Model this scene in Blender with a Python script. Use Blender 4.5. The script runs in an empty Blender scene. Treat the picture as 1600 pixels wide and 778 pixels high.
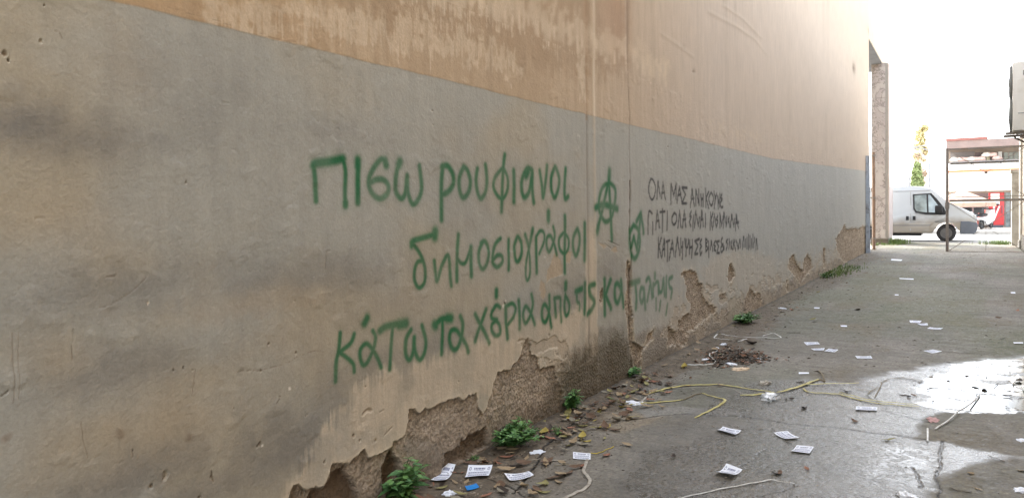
import bpy, bmesh, math, random
import numpy as np
from mathutils import Vector, Matrix
from math import radians, sin, cos, pi
random.seed(7)
scene = bpy.context.scene
COL = scene.collection

# ------------------------------------------------------------------ camera
F = 1150.0; PSI = 0.5469914501622827; TH = radians(1.5); ROLL = radians(0.9); SY = -29.886
CAMPOS = np.array([2.51, 0.0, 1.5])
_f = np.array([-sin(PSI)*cos(TH), cos(PSI)*cos(TH), -sin(TH)])
_r0 = np.cross(_f, [0, 0, 1]); _r0 /= np.linalg.norm(_r0); _u0 = np.cross(_r0, _f)
_r = cos(ROLL)*_r0 - sin(ROLL)*_u0; _u = cos(ROLL)*_u0 + sin(ROLL)*_r0
cam = bpy.data.cameras.new('camera'); cam_o = bpy.data.objects.new('camera', cam); COL.objects.link(cam_o)
cam.sensor_width = 36; cam.lens = F/1600*36; cam.shift_y = SY/1600; cam.clip_start = .05; cam.clip_end = 3000
cam_o.matrix_world = Matrix(((_r[0], _u[0], -_f[0], CAMPOS[0]), (_r[1], _u[1], -_f[1], CAMPOS[1]), (_r[2], _u[2], -_f[2], CAMPOS[2]), (0, 0, 0, 1)))
scene.camera = cam_o

# ------------------------------------------------------------------ sky, sun, exposure
SUN_EL = radians(44); SUN_VEC = Vector((-0.80, 0.60, 0)).normalized()
world = bpy.data.worlds.new('World'); scene.world = world; world.use_nodes = True
wn = world.node_tree; wn.nodes.clear()
sky = wn.nodes.new('ShaderNodeTexSky'); sky.sky_type = 'NISHITA'; sky.sun_disc = False
sky.sun_elevation = SUN_EL; sky.sun_rotation = math.atan2(SUN_VEC.x, SUN_VEC.y)
sky.air_density = 1.0; sky.dust_density = 2.0; sky.ozone_density = 1.0
hs = wn.nodes.new('ShaderNodeHueSaturation'); hs.inputs['Saturation'].default_value = .34
bgn = wn.nodes.new('ShaderNodeBackground'); bgn.inputs['Strength'].default_value = 0.15
wo = wn.nodes.new('ShaderNodeOutputWorld')
wn.links.new(sky.outputs[0], hs.inputs['Color']); wn.links.new(hs.outputs[0], bgn.inputs[0]); wn.links.new(bgn.outputs[0], wo.inputs[0])
sun = bpy.data.lights.new('sun', 'SUN'); sun.energy = 1.5; sun.angle = radians(10); sun.color = (1, .97, .93)
sun_o = bpy.data.objects.new('sun', sun); COL.objects.link(sun_o)
_sv = Vector((SUN_VEC.x*cos(SUN_EL), SUN_VEC.y*cos(SUN_EL), sin(SUN_EL)))
sun_o.rotation_euler = (-_sv).to_track_quat('-Z', 'Y').to_euler(); sun_o.location = (20, 20, 30)
scene.view_settings.view_transform = 'Standard'; scene.view_settings.look = 'None'
scene.view_settings.exposure = 3.05; scene.view_settings.gamma = 1
scene.cycles.max_bounces = 8; scene.cycles.diffuse_bounces = 5
RIGHT_H = 9.5; MID_H = 5.2; NEAR_Y = 9.0      # building on the right: unseen near and middle heights shaped for the wall's light
WALL_H = 11.5

# ------------------------------------------------------------------ helpers
def ray(x, y): return _f + _r*(x-800)/F - _u*(y-389-SY)/F
def on_plane(x, y, ax, val):
    v = ray(x, y); t = (val-CAMPOS[ax])/v[ax]; return CAMPOS+v*t
def WP(x, y):
    p = on_plane(x, y, 0, 0.0); return (p[1], p[2])
def GP(x, y, z=0.0):
    p = on_plane(x, y, 2, z); return (p[0], p[1])
def FP(x, y, Y):
    p = on_plane(x, y, 1, Y); return (p[0], p[2])
def lin(c):
    return tuple((v/255/12.92 if v/255 <= .04045 else ((v/255+.055)/1.055)**2.4) for v in c)
def hash2(ix, iy, seed):
    n = (ix.astype(np.int64)*374761393 + iy.astype(np.int64)*668265263 + seed*974711) & 0x7fffffff
    n = ((n ^ (n >> 13))*1274126177) & 0x7fffffff
    n = (n ^ (n >> 16)) & 0xffff
    return n.astype(np.float64)/65535.0
def vnoise(x, y, seed=0):
    ix = np.floor(x); iy = np.floor(y); fx = x-ix; fy = y-iy
    fx = fx*fx*(3-2*fx); fy = fy*fy*(3-2*fy)
    a = hash2(ix, iy, seed); b = hash2(ix+1, iy, seed); c = hash2(ix, iy+1, seed); d = hash2(ix+1, iy+1, seed)
    return (a*(1-fx)+b*fx)*(1-fy)+(c*(1-fx)+d*fx)*fy
def fbm(x, y, seed=0, octv=4):
    s = 0; a = 1; t = 0
    for i in range(octv):
        s = s+a*vnoise(x*2**i+i*17.3, y*2**i+i*9.1, seed+i*31); t += a; a *= .55
    return s/t
def sstep(a, b, x):
    t = np.clip((x-a)/(b-a), 0, 1); return t*t*(3-2*t)
def seg_dist(px, py, ax, ay, bx, by):
    dx, dy = bx-ax, by-ay; L = dx*dx+dy*dy+1e-12
    t = np.clip(((px-ax)*dx+(py-ay)*dy)/L, 0, 1)
    return np.hypot(px-ax-t*dx, py-ay-t*dy)
def poly_sdf(px, py, poly, reach=.3):
    """negative inside; far points return +reach"""
    P = np.array(poly); out = np.full(px.shape, reach)
    m = (px > P[:, 0].min()-reach) & (px < P[:, 0].max()+reach) & (py > P[:, 1].min()-reach) & (py < P[:, 1].max()+reach)
    x = px[m]; y = py[m]
    if x.size == 0: return out
    d = np.full(x.shape, 9.0); ins = np.zeros(x.shape, bool)
    for i in range(len(P)):
        ax, ay = P[i]; bx, by = P[(i+1) % len(P)]
        d = np.minimum(d, seg_dist(x, y, ax, ay, bx, by))
        c = ((ay > y) != (by > y)) & (x < (bx-ax)*(y-ay)/(by-ay+1e-12)+ax)
        ins ^= c
    out[m] = np.minimum(np.where(ins, -d, d), reach); return out
def line_dist(px, py, pts, reach=.15):
    P = np.array(pts); out = np.full(px.shape, 9.0)
    m = (px > P[:, 0].min()-reach) & (px < P[:, 0].max()+reach) & (py > P[:, 1].min()-reach) & (py < P[:, 1].max()+reach)
    x = px[m]; y = py[m]
    if x.size == 0: return out
    d = np.full(x.shape, 9.0)
    for i in range(len(P)-1):
        d = np.minimum(d, seg_dist(x, y, P[i, 0], P[i, 1], P[i+1, 0], P[i+1, 1]))
    out[m] = d; return out
def catmull(pts, n=5):
    if len(pts) < 3: return pts
    P = [pts[0]]+list(pts)+[pts[-1]]; out = []
    for i in range(1, len(P)-2):
        p0, p1, p2, p3 = [np.array(q, float) for q in P[i-1:i+3]]
        for k in range(n):
            t = k/n
            out.append(tuple(.5*((2*p1)+(-p0+p2)*t+(2*p0-5*p1+4*p2-p3)*t*t+(-p0+3*p1-3*p2+p3)*t**3)))
    out.append(tuple(pts[-1])); return out

def tag(o, label=None, cat=None, group=None, kind=None):
    if label: o['label'] = label
    if cat: o['category'] = cat
    if group: o['group'] = group
    if kind: o['kind'] = kind
    return o
def empty(name, loc, label, cat, group=None, rz=0):
    o = bpy.data.objects.new(name, None); COL.objects.link(o); o.location = loc; o.rotation_euler = (0, 0, rz)
    o.empty_display_size = .1
    return tag(o, label, cat, group)
def link_mesh(name, me, mat, parent=None, world_coords=False):
    o = bpy.data.objects.new(name, me); COL.objects.link(o)
    if mat is not None and len(me.materials) == 0: me.materials.append(mat)
    if parent is not None:
        o.parent = parent
        if world_coords: o.location = -parent.location
    return o
class MB:
    """collects simple shapes into one mesh"""
    def __init__(s): s.bm = bmesh.new()
    def box(s, a, b, bev=0.0):
        r = bmesh.ops.create_cube(s.bm, size=1); vs = r['verts']
        for v in vs: v.co = Vector([a[i]+(v.co[i]+.5)*(b[i]-a[i]) for i in range(3)])
        if bev > 0:
            es = list({e for v in vs for e in v.link_edges})
            bmesh.ops.bevel(s.bm, geom=es, offset=bev, segments=2, affect='EDGES', profile=.6)
        return s
    def bar(s, p, q, w, h=None, bev=0):
        h = h or w; p = Vector(p); q = Vector(q); d = q-p; L = d.length; d.normalize()
        up = Vector((0, 0, 1)) if abs(d.z) < .95 else Vector((0, 1, 0))
        sd = d.cross(up).normalized(); up = sd.cross(d)
        cs = [(-w/2, -h/2), (w/2, -h/2), (w/2, h/2), (-w/2, h/2)]
        A = [s.bm.verts.new(p+sd*x+up*y) for x, y in cs]; B = [s.bm.verts.new(q+sd*x+up*y) for x, y in cs]
        for i in range(4):
            j = (i+1) % 4; s.bm.faces.new((A[i], A[j], B[j], B[i]))
        s.bm.faces.new(A[::-1]); s.bm.faces.new(B); return s
    def tube(s, pts, r, n=8, flat=1.0, cap=True):
        pts = [Vector(p) for p in pts]; rs = r if isinstance(r, (list, tuple)) else [r]*len(pts); prev = None
        for i, p in enumerate(pts):
            d = (pts[min(i+1, len(pts)-1)]-pts[max(i-1, 0)]); d = d.normalized() if d.length > 1e-9 else Vector((1, 0, 0))
            up = Vector((0, 0, 1)) if abs(d.z) < .97 else Vector((0, 1, 0))
            sd = d.cross(up).normalized(); up = sd.cross(d)
            ring = [s.bm.verts.new(p+sd*cos(2*pi*k/n)*rs[i]+up*sin(2*pi*k/n)*rs[i]*flat) for k in range(n)]
            if prev:
                for k in range(n): s.bm.faces.new((prev[k], prev[(k+1) % n], ring[(k+1) % n], ring[k]))
            elif cap: s.bm.faces.new(ring[::-1])
            prev = ring
        if cap: s.bm.faces.new(prev)
        return s
    def ribbon(s, pts, w, th=.0012, ramp=None):
        pts = [Vector(p) for p in pts]; prev = None
        for i, p in enumerate(pts):
            d = (pts[min(i+1, len(pts)-1)]-pts[max(i-1, 0)]); d.z = 0; d = d.normalized() if d.length > 1e-9 else Vector((1, 0, 0))
            sd = Vector((-d.y, d.x, 0)); ww = (ramp[i] if ramp else 1)*w
            ring = [s.bm.verts.new(p+sd*ww*.5), s.bm.verts.new(p-sd*ww*.5), s.bm.verts.new(p-sd*ww*.5+Vector((0, 0, th))), s.bm.verts.new(p+Vector((0, 0, th*2.2))), s.bm.verts.new(p+sd*ww*.5+Vector((0, 0, th)))]
            if prev:
                for k in range(5): s.bm.faces.new((prev[k], prev[(k+1) % 5], ring[(k+1) % 5], ring[k]))
            else: s.bm.faces.new(ring[::-1])
            prev = ring
        s.bm.faces.new(prev); return s
    def prism(s, poly, axis, a, b, bev=0):
        """poly = list of 2D points, extruded from a to b along axis (0,1,2)"""
        def mk(p, t):
            if axis == 1: return Vector((p[0], t, p[1]))
            if axis == 0: return Vector((t, p[0], p[1]))
            return Vector((p[0], p[1], t))
        A = [s.bm.verts.new(mk(p, a)) for p in poly]; B = [s.bm.verts.new(mk(p, b)) for p in poly]; n = len(poly)
        fs = [s.bm.faces.new(A[::-1]), s.bm.faces.new(B)]
        for i in range(n): fs.append(s.bm.faces.new((A[i], A[(i+1) % n], B[(i+1) % n], B[i])))
        if bev:
            es = set(fs[0].edges) | set(fs[1].edges)
            bmesh.ops.bevel(s.bm, geom=list(es), offset=bev, segments=3, affect='EDGES', profile=.6)
        return s
    def ring(s, c, R, r, axis=1, n=24, m=6):
        prev = first = None
        for i in range(n):
            a = 2*pi*i/n; rr = []
            for k in range(m):
                b = 2*pi*k/m; q = R+r*cos(b); h = r*sin(b)
                v = (q*cos(a), h, q*sin(a)) if axis == 1 else ((h, q*cos(a), q*sin(a)) if axis == 0 else (q*cos(a), q*sin(a), h))
                rr.append(s.bm.verts.new(Vector(c)+Vector(v)))
            if prev:
                for k in range(m): s.bm.faces.new((prev[k], prev[(k+1) % m], rr[(k+1) % m], rr[k]))
            else: first = rr
            prev = rr
        for k in range(m): s.bm.faces.new((prev[k], prev[(k+1) % m], first[(k+1) % m], first[k]))
        return s
    def disc(s, c, R, h, axis=1, n=24):
        c = Vector(c); d = Vector((0, 1, 0)) if axis == 1 else (Vector((1, 0, 0)) if axis == 0 else Vector((0, 0, 1)))
        return s.tube([c-d*h/2, c+d*h/2], R, n=n)
    def build(s, name, mat, parent=None, smooth=False, loc=None, keep_world=False):
        bmesh.ops.recalc_face_normals(s.bm, faces=s.bm.faces)
        me = bpy.data.meshes.new(name); s.bm.to_mesh(me); s.bm.free()
        if smooth:
            me.polygons.foreach_set('use_smooth', [True]*len(me.polygons))
            try: me.set_sharp_from_angle(angle=radians(38))
            except Exception: pass
        o = link_mesh(name, me, mat, parent, keep_world)
        if loc: o.location = loc
        return o

# ------------------------------------------------------------------ materials
def new_mat(name):
    m = bpy.data.materials.new(name); m.use_nodes = True
    nt = m.node_tree; b = nt.nodes['Principled BSDF']; return m, nt, b
def N(nt, t, **kw):
    n = nt.nodes.new(t)
    for k, v in kw.items():
        if k in n.inputs: n.inputs[k].default_value = v
        else: setattr(n, k, v)
    return n
def mat(name, col, rough=.7, metal=0.0, var=.18, scale=12, bump=.0, bscale=60, spec=.4, trans=0, emit=None, sub=0, dirt=None, coord='Object'):
    """procedural material: base colour broken up by two noises, optional dirt colour, bump"""
    m, nt, b = new_mat(name); L = nt.links.new
    tc = N(nt, 'ShaderNodeTexCoord'); c = lin(col)
    n1 = N(nt, 'ShaderNodeTexNoise', Scale=scale, Detail=6.0, Roughness=.6); L(tc.outputs[coord], n1.inputs['Vector'])
    r = N(nt, 'ShaderNodeValToRGB'); L(n1.outputs['Fac'], r.inputs['Fac'])
    r.color_ramp.elements[0].position = .3; r.color_ramp.elements[1].position = .7
    r.color_ramp.elements[0].color = (*[v*(1-var) for v in c], 1); r.color_ramp.elements[1].color = (*[min(1, v*(1+var)) for v in c], 1)
    out = r.outputs['Color']
    if dirt:
        n2 = N(nt, 'ShaderNodeTexNoise', Scale=scale*.35, Detail=8.0, Roughness=.7); L(tc.outputs[coord], n2.inputs['Vector'])
        r2 = N(nt, 'ShaderNodeValToRGB'); L(n2.outputs['Fac'], r2.inputs['Fac']); r2.color_ramp.elements[0].position = .48; r2.color_ramp.elements[1].position = .68
        mx = N(nt, 'ShaderNodeMix', data_type='RGBA'); L(r2.outputs['Color'], mx.inputs[0]); L(out, mx.inputs[6]); mx.inputs[7].default_value = (*lin(dirt), 1); out = mx.outputs[2]
    L(out, b.inputs['Base Color']); b.inputs['Roughness'].default_value = rough; b.inputs['Metallic'].default_value = metal
    b.inputs['Specular IOR Level'].default_value = spec
    if trans: b.inputs['Transmission Weight'].default_value = trans
    if bump:
        n3 = N(nt, 'ShaderNodeTexNoise', Scale=bscale, Detail=5.0); L(tc.outputs[coord], n3.inputs['Vector'])
        bp = N(nt, 'ShaderNodeBump', Strength=bump, Distance=.01); L(n3.outputs['Fac'], bp.inputs['Height']); L(bp.outputs[0], b.inputs['Normal'])
    return m
def wall_material():
    m, nt, b = new_mat('plaster_wall'); L = nt.links.new
    tc = N(nt, 'ShaderNodeTexCoord'); at = N(nt, 'ShaderNodeAttribute', attribute_name='Col'); ru = N(nt, 'ShaderNodeAttribute', attribute_name='rough')
    mp = N(nt, 'ShaderNodeMapping'); mp.inputs['Scale'].default_value = (1, 1, .22); L(tc.outputs['Object'], mp.inputs['Vector'])
    n1 = N(nt, 'ShaderNodeTexNoise', Scale=14.0, Detail=7.0, Roughness=.65); L(mp.outputs[0], n1.inputs['Vector'])
    n2 = N(nt, 'ShaderNodeTexNoise', Scale=90.0, Detail=4.0, Roughness=.6); L(tc.outputs['Object'], n2.inputs['Vector'])
    m1 = N(nt, 'ShaderNodeMapRange'); m1.inputs['From Min'].default_value = .3; m1.inputs['From Max'].default_value = .7; m1.inputs['To Min'].default_value = .93; m1.inputs['To Max'].default_value = 1.07; L(n1.outputs['Fac'], m1.inputs[0])
    m2 = N(nt, 'ShaderNodeMapRange'); m2.inputs['From Min'].default_value = .3; m2.inputs['From Max'].default_value = .7; m2.inputs['To Min'].default_value = .94; m2.inputs['To Max'].default_value = 1.06; L(n2.outputs['Fac'], m2.inputs[0])
    mu = N(nt, 'ShaderNodeMath', operation='MULTIPLY'); L(m1.outputs[0], mu.inputs[0]); L(m2.outputs[0], mu.inputs[1])
    vm = N(nt, 'ShaderNodeVectorMath', operation='SCALE'); L(at.outputs['Color'], vm.inputs[0]); L(mu.outputs[0], vm.inputs['Scale'])
    L(vm.outputs[0], b.inputs['Base Color']); b.inputs['Roughness'].default_value = .88; b.inputs['Specular IOR Level'].default_value = .25
    # relief: fine plaster grain, coarser where the render is bare
    n3 = N(nt, 'ShaderNodeTexNoise', Scale=55.0, Detail=6.0, Roughness=.62); L(tc.outputs['Object'], n3.inputs['Vector'])
    n4 = N(nt, 'ShaderNodeTexVoronoi', Scale=42.0); L(tc.outputs['Object'], n4.inputs['Vector'])
    mr = N(nt, 'ShaderNodeMath', operation='MULTIPLY'); L(n4.outputs['Distance'], mr.inputs[0]); L(ru.outputs['Fac'], mr.inputs[1])
    mr2 = N(nt, 'ShaderNodeMath', operation='MULTIPLY'); L(mr.outputs[0], mr2.inputs[0]); mr2.inputs[1].default_value = 1.1
    sc = N(nt, 'ShaderNodeMath', operation='MULTIPLY_ADD'); L(n3.outputs['Fac'], sc.inputs[0]); 
    ra = N(nt, 'ShaderNodeMath', operation='MULTIPLY_ADD'); L(ru.outputs['Fac'], ra.inputs[0]); ra.inputs[1].default_value = 1.6; ra.inputs[2].default_value = .3
    L(ra.outputs[0], sc.inputs[1]); L(mr2.outputs[0], sc.inputs[2])
    bp = N(nt, 'ShaderNodeBump', Strength=1.0, Distance=.009); L(sc.outputs[0], bp.inputs['Height']); L(bp.outputs[0], b.inputs['Normal'])
    return m
def ground_material():
    m, nt, b = new_mat('alley_concrete'); L = nt.links.new
    tc = N(nt, 'ShaderNodeTexCoord'); at = N(nt, 'ShaderNodeAttribute', attribute_name='Col'); we = N(nt, 'ShaderNodeAttribute', attribute_name='wet'); pu = N(nt, 'ShaderNodeAttribute', attribute_name='puddle')
    n1 = N(nt, 'ShaderNodeTexNoise', Scale=48.0, Detail=5.0, Roughness=.75); L(tc.outputs['Object'], n1.inputs['Vector'])
    m1 = N(nt, 'ShaderNodeMapRange'); m1.inputs['From Min'].default_value = .36; m1.inputs['From Max'].default_value = .64; m1.inputs['To Min'].default_value = .58; m1.inputs['To Max'].default_value = 1.42; L(n1.outputs['Fac'], m1.inputs[0])
    vm = N(nt, 'ShaderNodeVectorMath', operation='SCALE'); L(at.outputs['Color'], vm.inputs[0]); L(m1.outputs[0], vm.inputs['Scale']); L(vm.outputs[0], b.inputs['Base Color'])
    # roughness: dry .85, damp .32, standing water .03
    n2 = N(nt, 'ShaderNodeTexNoise', Scale=9.0, Detail=6.0, Roughness=.7); L(tc.outputs['Object'], n2.inputs['Vector'])
    w1 = N(nt, 'ShaderNodeMapRange'); w1.inputs['To Min'].default_value = .82; w1.inputs['To Max'].default_value = .24; L(we.outputs['Fac'], w1.inputs[0])
    w2 = N(nt, 'ShaderNodeMapRange'); w2.inputs['From Min'].default_value = .38; w2.inputs['From Max'].default_value = .62; w2.inputs['To Min'].default_value = .45; w2.inputs['To Max'].default_value = 1.7; nn = N(nt, 'ShaderNodeMath', operation='MULTIPLY_ADD'); L(n1.outputs['Fac'], nn.inputs[0]); nn.inputs[1].default_value = .7; n9 = N(nt, 'ShaderNodeMath', operation='MULTIPLY'); L(n2.outputs['Fac'], n9.inputs[0]); n9.inputs[1].default_value = .3; L(n9.outputs[0], nn.inputs[2]); L(nn.outputs[0], w2.inputs[0])
    w3 = N(nt, 'ShaderNodeMath', operation='MULTIPLY'); L(w1.outputs[0], w3.inputs[0]); L(w2.outputs[0], w3.inputs[1])
    mx = N(nt, 'ShaderNodeMix', data_type='FLOAT'); L(pu.outputs['Fac'], mx.inputs[0]); L(w3.outputs[0], mx.inputs[2]); mx.inputs[3].default_value = .10
    L(mx.outputs[0], b.inputs['Roughness'])
    sp = N(nt, 'ShaderNodeMapRange'); sp.inputs['To Min'].default_value = .3; sp.inputs['To Max'].default_value = .6; L(we.outputs['Fac'], sp.inputs[0]); L(sp.outputs[0], b.inputs['Specular IOR Level'])
    n3 = N(nt, 'ShaderNodeTexNoise', Scale=95.0, Detail=3.0, Roughness=.7); L(tc.outputs['Object'], n3.inputs['Vector'])
    n4 = N(nt, 'ShaderNodeTexNoise', Scale=25.0, Detail=5.0, Roughness=.6); L(tc.outputs['Object'], n4.inputs['Vector'])
    ad = N(nt, 'ShaderNodeMath', operation='MULTIPLY_ADD'); L(n4.outputs['Fac'], ad.inputs[0]); ad.inputs[1].default_value = 1.2; L(n3.outputs['Fac'], ad.inputs[2])
    iv = N(nt, 'ShaderNodeMath', operation='SUBTRACT'); iv.inputs[0].default_value = 1.0; L(pu.outputs['Fac'], iv.inputs[1])
    st = N(nt, 'ShaderNodeMath', operation='MULTIPLY'); L(iv.outputs[0], st.inputs[0]); st.inputs[1].default_value = .55
    bp = N(nt, 'ShaderNodeBump', Distance=.008); L(st.outputs[0], bp.inputs['Strength']); L(ad.outputs[0], bp.inputs['Height']); L(bp.outputs[0], b.inputs['Normal'])
    return m
M_WALL = wall_material(); M_GROUND = ground_material()
M_RUST = mat('rusted_steel', (136, 130, 124), .7, .2, .2, 20, .4, 80, dirt=(124, 106, 94))
M_GALV = mat('weathered_blue_steel', (164, 172, 182), .55, .4, .15, 10, .1, dirt=(110, 105, 98))
M_BROWNPIPE = mat('brown_pipe_paint', (138, 116, 100), .6, .2, .2, 15)
M_PAPER = mat('white_paper', (225, 230, 238), .6, 0, .03, 30, .1, 25)
M_INK = mat('blue_black_ink', (122, 128, 152), .7, 0, .1, 60)
M_BLUECARD = mat('blue_card', (40, 130, 205), .4, 0, .1, 60)
M_YELLOW = mat('yellow_print', (225, 200, 70), .5, 0, .1, 60)
M_WHITEPL = mat('white_plastic', (205, 205, 200), .45, 0, .1, 40, .2, 60, dirt=(165, 158, 145))
M_GREYTAPE = mat('dirty_tape', (168, 162, 150), .5, 0, .2, 50, .3, 60, dirt=(120, 112, 100))
M_CLEAR = mat('crumpled_clear_film', (200, 203, 205), .15, 0, .1, 60, .5, 50, spec=.8)
M_STRAP = mat('yellow_strap', (182, 173, 110), .6, 0, .15, 25, .3, 80, dirt=(160, 148, 88))
M_DRYSTEM = mat('dry_stem', (120, 108, 84), .8, 0, .25, 25, .4, 80)
M_CORD = mat('yellow_cord', (190, 170, 60), .6, 0, .1, 60)
M_TWIG = mat('dark_twig', (70, 62, 52), .8, 0, .2, 40)
M_LEAFG = mat('nettle_leaf', (66, 106, 54), .5, 0, .3, 30, .3, 60, spec=.5)
M_LEAFG2 = mat('young_leaf', (96, 136, 72), .5, 0, .25, 30, .3, 60, spec=.5)
M_STEM = mat('green_stem', (84, 104, 58), .6, 0, .2, 30)
M_GRASS = mat('grass_blade', (98, 118, 60), .7, 0, .3, 20)
LEAFCOL = {'tan': (152, 134, 106), 'brown': (104, 82, 64), 'dark': (62, 53, 45), 'olive': (140, 134, 88), 'rust': (146, 102, 80), 'yellow': (168, 152, 78), 'grey': (136, 130, 114), 'green': (96, 118, 60)}
M_LEAF = {k: mat('dead_leaf_'+k, v, .75, 0, .25, 40, .4, 70) for k, v in LEAFCOL.items()}
M_DEBRIS = mat('rotting_debris', (74, 66, 56), .85, 0, .5, 60, .5, 60)
M_STONEBIT = mat('crumb_of_plaster', (150, 140, 124), .9, 0, .3, 60, .4, 60)

# ================================================================== THE GRAFFITIED WALL
def grid_mesh(name, P, shape, faces_mask, attrs, normals, mat_, parent=None):
    """builds one object from the faces of a shared height field that lie in faces_mask"""
    R, C = shape
    idx = np.arange(R*C).reshape(R, C)
    q = np.stack([idx[:-1, :-1], idx[:-1, 1:], idx[1:, 1:], idx[1:, :-1]], -1)[faces_mask]
    if len(q) == 0: return None
    used, inv = np.unique(q.ravel(), return_inverse=True)
    me = bpy.data.meshes.new(name); n = len(used); m = len(q)
    me.vertices.add(n); me.vertices.foreach_set('co', P[used].astype(np.float32).ravel())
    me.loops.add(m*4); me.loops.foreach_set('vertex_index', inv.astype(np.int32).ravel())
    me.polygons.add(m); me.polygons.foreach_set('loop_start', np.arange(0, m*4, 4, dtype=np.int32)); me.polygons.foreach_set('loop_total', np.full(m, 4, np.int32))
    me.polygons.foreach_set('use_smooth', np.ones(m, bool))
    for k, v in attrs.items():
        if v.ndim == 2:
            a = me.attributes.new(k, 'FLOAT_COLOR', 'POINT'); c = np.ones((n, 4), np.float32); c[:, :3] = v[used]; a.data.foreach_set('color', c.ravel())
        else:
            a = me.attributes.new(k, 'FLOAT', 'POINT'); a.data.foreach_set('value', v[used].astype(np.float32))
    me.update(); me.validate()
    me.normals_split_custom_set_from_vertices(normals[used])
    return link_mesh(name, me, mat_, parent)
def field_normals(P, shape, flip=1):
    G = P.reshape(*shape, 3); du = np.gradient(G, axis=1); dv = np.gradient(G, axis=0)
    n = np.cross(du, dv)*flip; n /= np.linalg.norm(n, axis=-1, keepdims=True)+1e-12
    return n.reshape(-1, 3)

wall_root = empty('alley_wall', (0, 0, 0), 'tall flaking plaster wall, ochre above and grey below, covered in green and black graffiti', 'wall')

# sample positions: finer near the camera, coarser far away (wall end Y = 25.4)
WALL_END = 26.4
px = np.arange(-70, 1357.5, 1.2)
ys = np.array([WP(x, 430)[0] for x in px]); ys = ys[ys < WALL_END]; ys = np.append(ys, WALL_END)
ys = np.concatenate([np.arange(-4, ys[0]-.2, .25), np.linspace(ys[0]-.2, ys[0], 12)[:-1], ys])
ZT = 2.7
zs = np.arange(-.06, ZT+.001, .0048)
YY, ZZ = np.meshgrid(ys, zs); shp = YY.shape
y = YY.ravel(); z = ZZ.ravel()

# ---- peeled plaster, traced on the wall plane
def wp(l): return [WP(*q) for q in l]
M1 = [(448,800),(453.7,778),(460.6,758),(467.5,750),(474.3,762.5),(481.2,768),(506.4,755.7),(513.2,737.3),(520,723.6),(529.3,724.8),(538.4,726),(555.6,714.5),(567,700.7),(577.3,711.5),(609.4,700.7),(615,689),(623,688),(634.6,682.4),(638,666),(639,642.3),(646,641),(669,640),(685,632),(698.6,624),(715,621),(724,627.8),(732,617.5),(745,613.6),(748,640),(757,645),(763,630),(773,604.6),(774.5,580),(783.5,577.6),(796,579),(801.5,568.6),(814,558),(819.5,535),(823,528.7),(829.8,537.7),(832,552),(840,560),(845,574),(866,571),(872,590),(880,612),(890,660),(800,720),(700,800)]
CAV1 = [(474,800),(488,768),(508.7,758),(529,731.6),(540.7,729),(552,742),(556.8,760),(563,790)]
CAV2 = [(604,712),(609,703),(616,701),(620.8,719),(630,722),(630,742),(615,760),(600,775),(597,740)]
CAV3 = [(692,738),(702,706),(722,699),(724,686),(745,676),(762,668),(765,696),(740,712),(715,726),(700,752)]
CRACK = [(980.4,405),(986,415),(987,436.5),(985,473),(988.8,493),(990,532.6),(1001.5,541),(1008.6,541),(1013,521),(1021,514),(1020,530),(1004,549.6),(1001.5,575),(993,580),(988.8,555),(983,538),(979,493),(976,476),(977.5,459),(980,448),(979,422)]
B1 = [(1044,510.7),(1049.7,512),(1052,521),(1060,516.5),(1061,502.6),(1069,493),(1077.4,492),(1079.7,477),(1072.8,465.6),(1072.8,451.7),(1069,431),(1064.7,427.4),(1079.7,421.6),(1087.8,426),(1090.6,441),(1097,442.5),(1098,458.6),(1099.4,468),(1111,477),(1119,480.6),(1115.6,488.7),(1092.5,509.5),(1076,518.8),(1071.6,539.6),(1044,540)]
B2 = [(1161.8,490),(1164,465.6),(1173.4,449.4),(1179,457.5),(1187,457.5),(1190.8,465.6),(1189.6,482),(1178,487.6),(1168.8,494)]
HOLE = [(1138.7,413.5),(1142,411),(1146.8,421.6),(1148,432),(1143,441),(1138,439),(1137.6,426)]
B4 = [(1233.8,403),(1241,397.6),(1244.6,408.4),(1251.8,421),(1255.4,419),(1257,404.8),(1262,397),(1268,406.6),(1269,419),(1260.8,430),(1251.8,444.4),(1244.6,433.6),(1232,419)]
SL1 = [(1229.5,437),(1231.5,436),(1233,455),(1230,457)]
SL2 = [(1286.5,386.8),(1289.6,388.6),(1290.5,419),(1287.4,419)]
B3 = [(1305.8,374),(1314.8,359.8),(1320,350.8),(1323.8,358),(1332.8,356),(1343.6,357),(1349,352.6),(1352.6,354.4),(1353.5,400),(1320,412),(1309.4,394),(1307.6,386.8)]
CH1 = [(938,457),(941,449),(943,462),(940,478),(937,470)]
CH2 = [(1123.7,461),(1134,456),(1134,465.6),(1125,468)]
PEEL = [('large', M1, .011, .018), ('c1', CAV1, .038, .02), ('c2', CAV2, .05, .015), ('c3', CAV3, .03, .02), ('crack', CRACK, .016, .012), ('b1', B1, .016, .03), ('b2', B2, .014, .025),
        ('hole', HOLE, .028, .01), ('b4', B4, .02, .03), ('s1', SL1, .02, .008), ('s2', SL2, .02, .01), ('b3', B3, .025, .05), ('ch1', CH1, .01, .006), ('ch2', CH2, .012, .01)]
warp1 = fbm(y*14, z*14, 5, 4)-.5; warp2 = fbm(y*14, z*14, 77, 4)-.5
disp = (fbm(y*.7, z*.9, 3, 3)-.5)*.014 + (fbm(y*3.1, z*3.1, 9, 3)-.5)*.004
blis = fbm(y*7, z*9, 41, 3); disp += sstep(.6, .8, blis)*.0022
peel_mask = np.zeros(y.shape); cav_mask = np.zeros(y.shape); zone = np.zeros(y.shape, int); lip = np.zeros(y.shape)
peel_sd = np.full(y.shape, .3)
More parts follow.
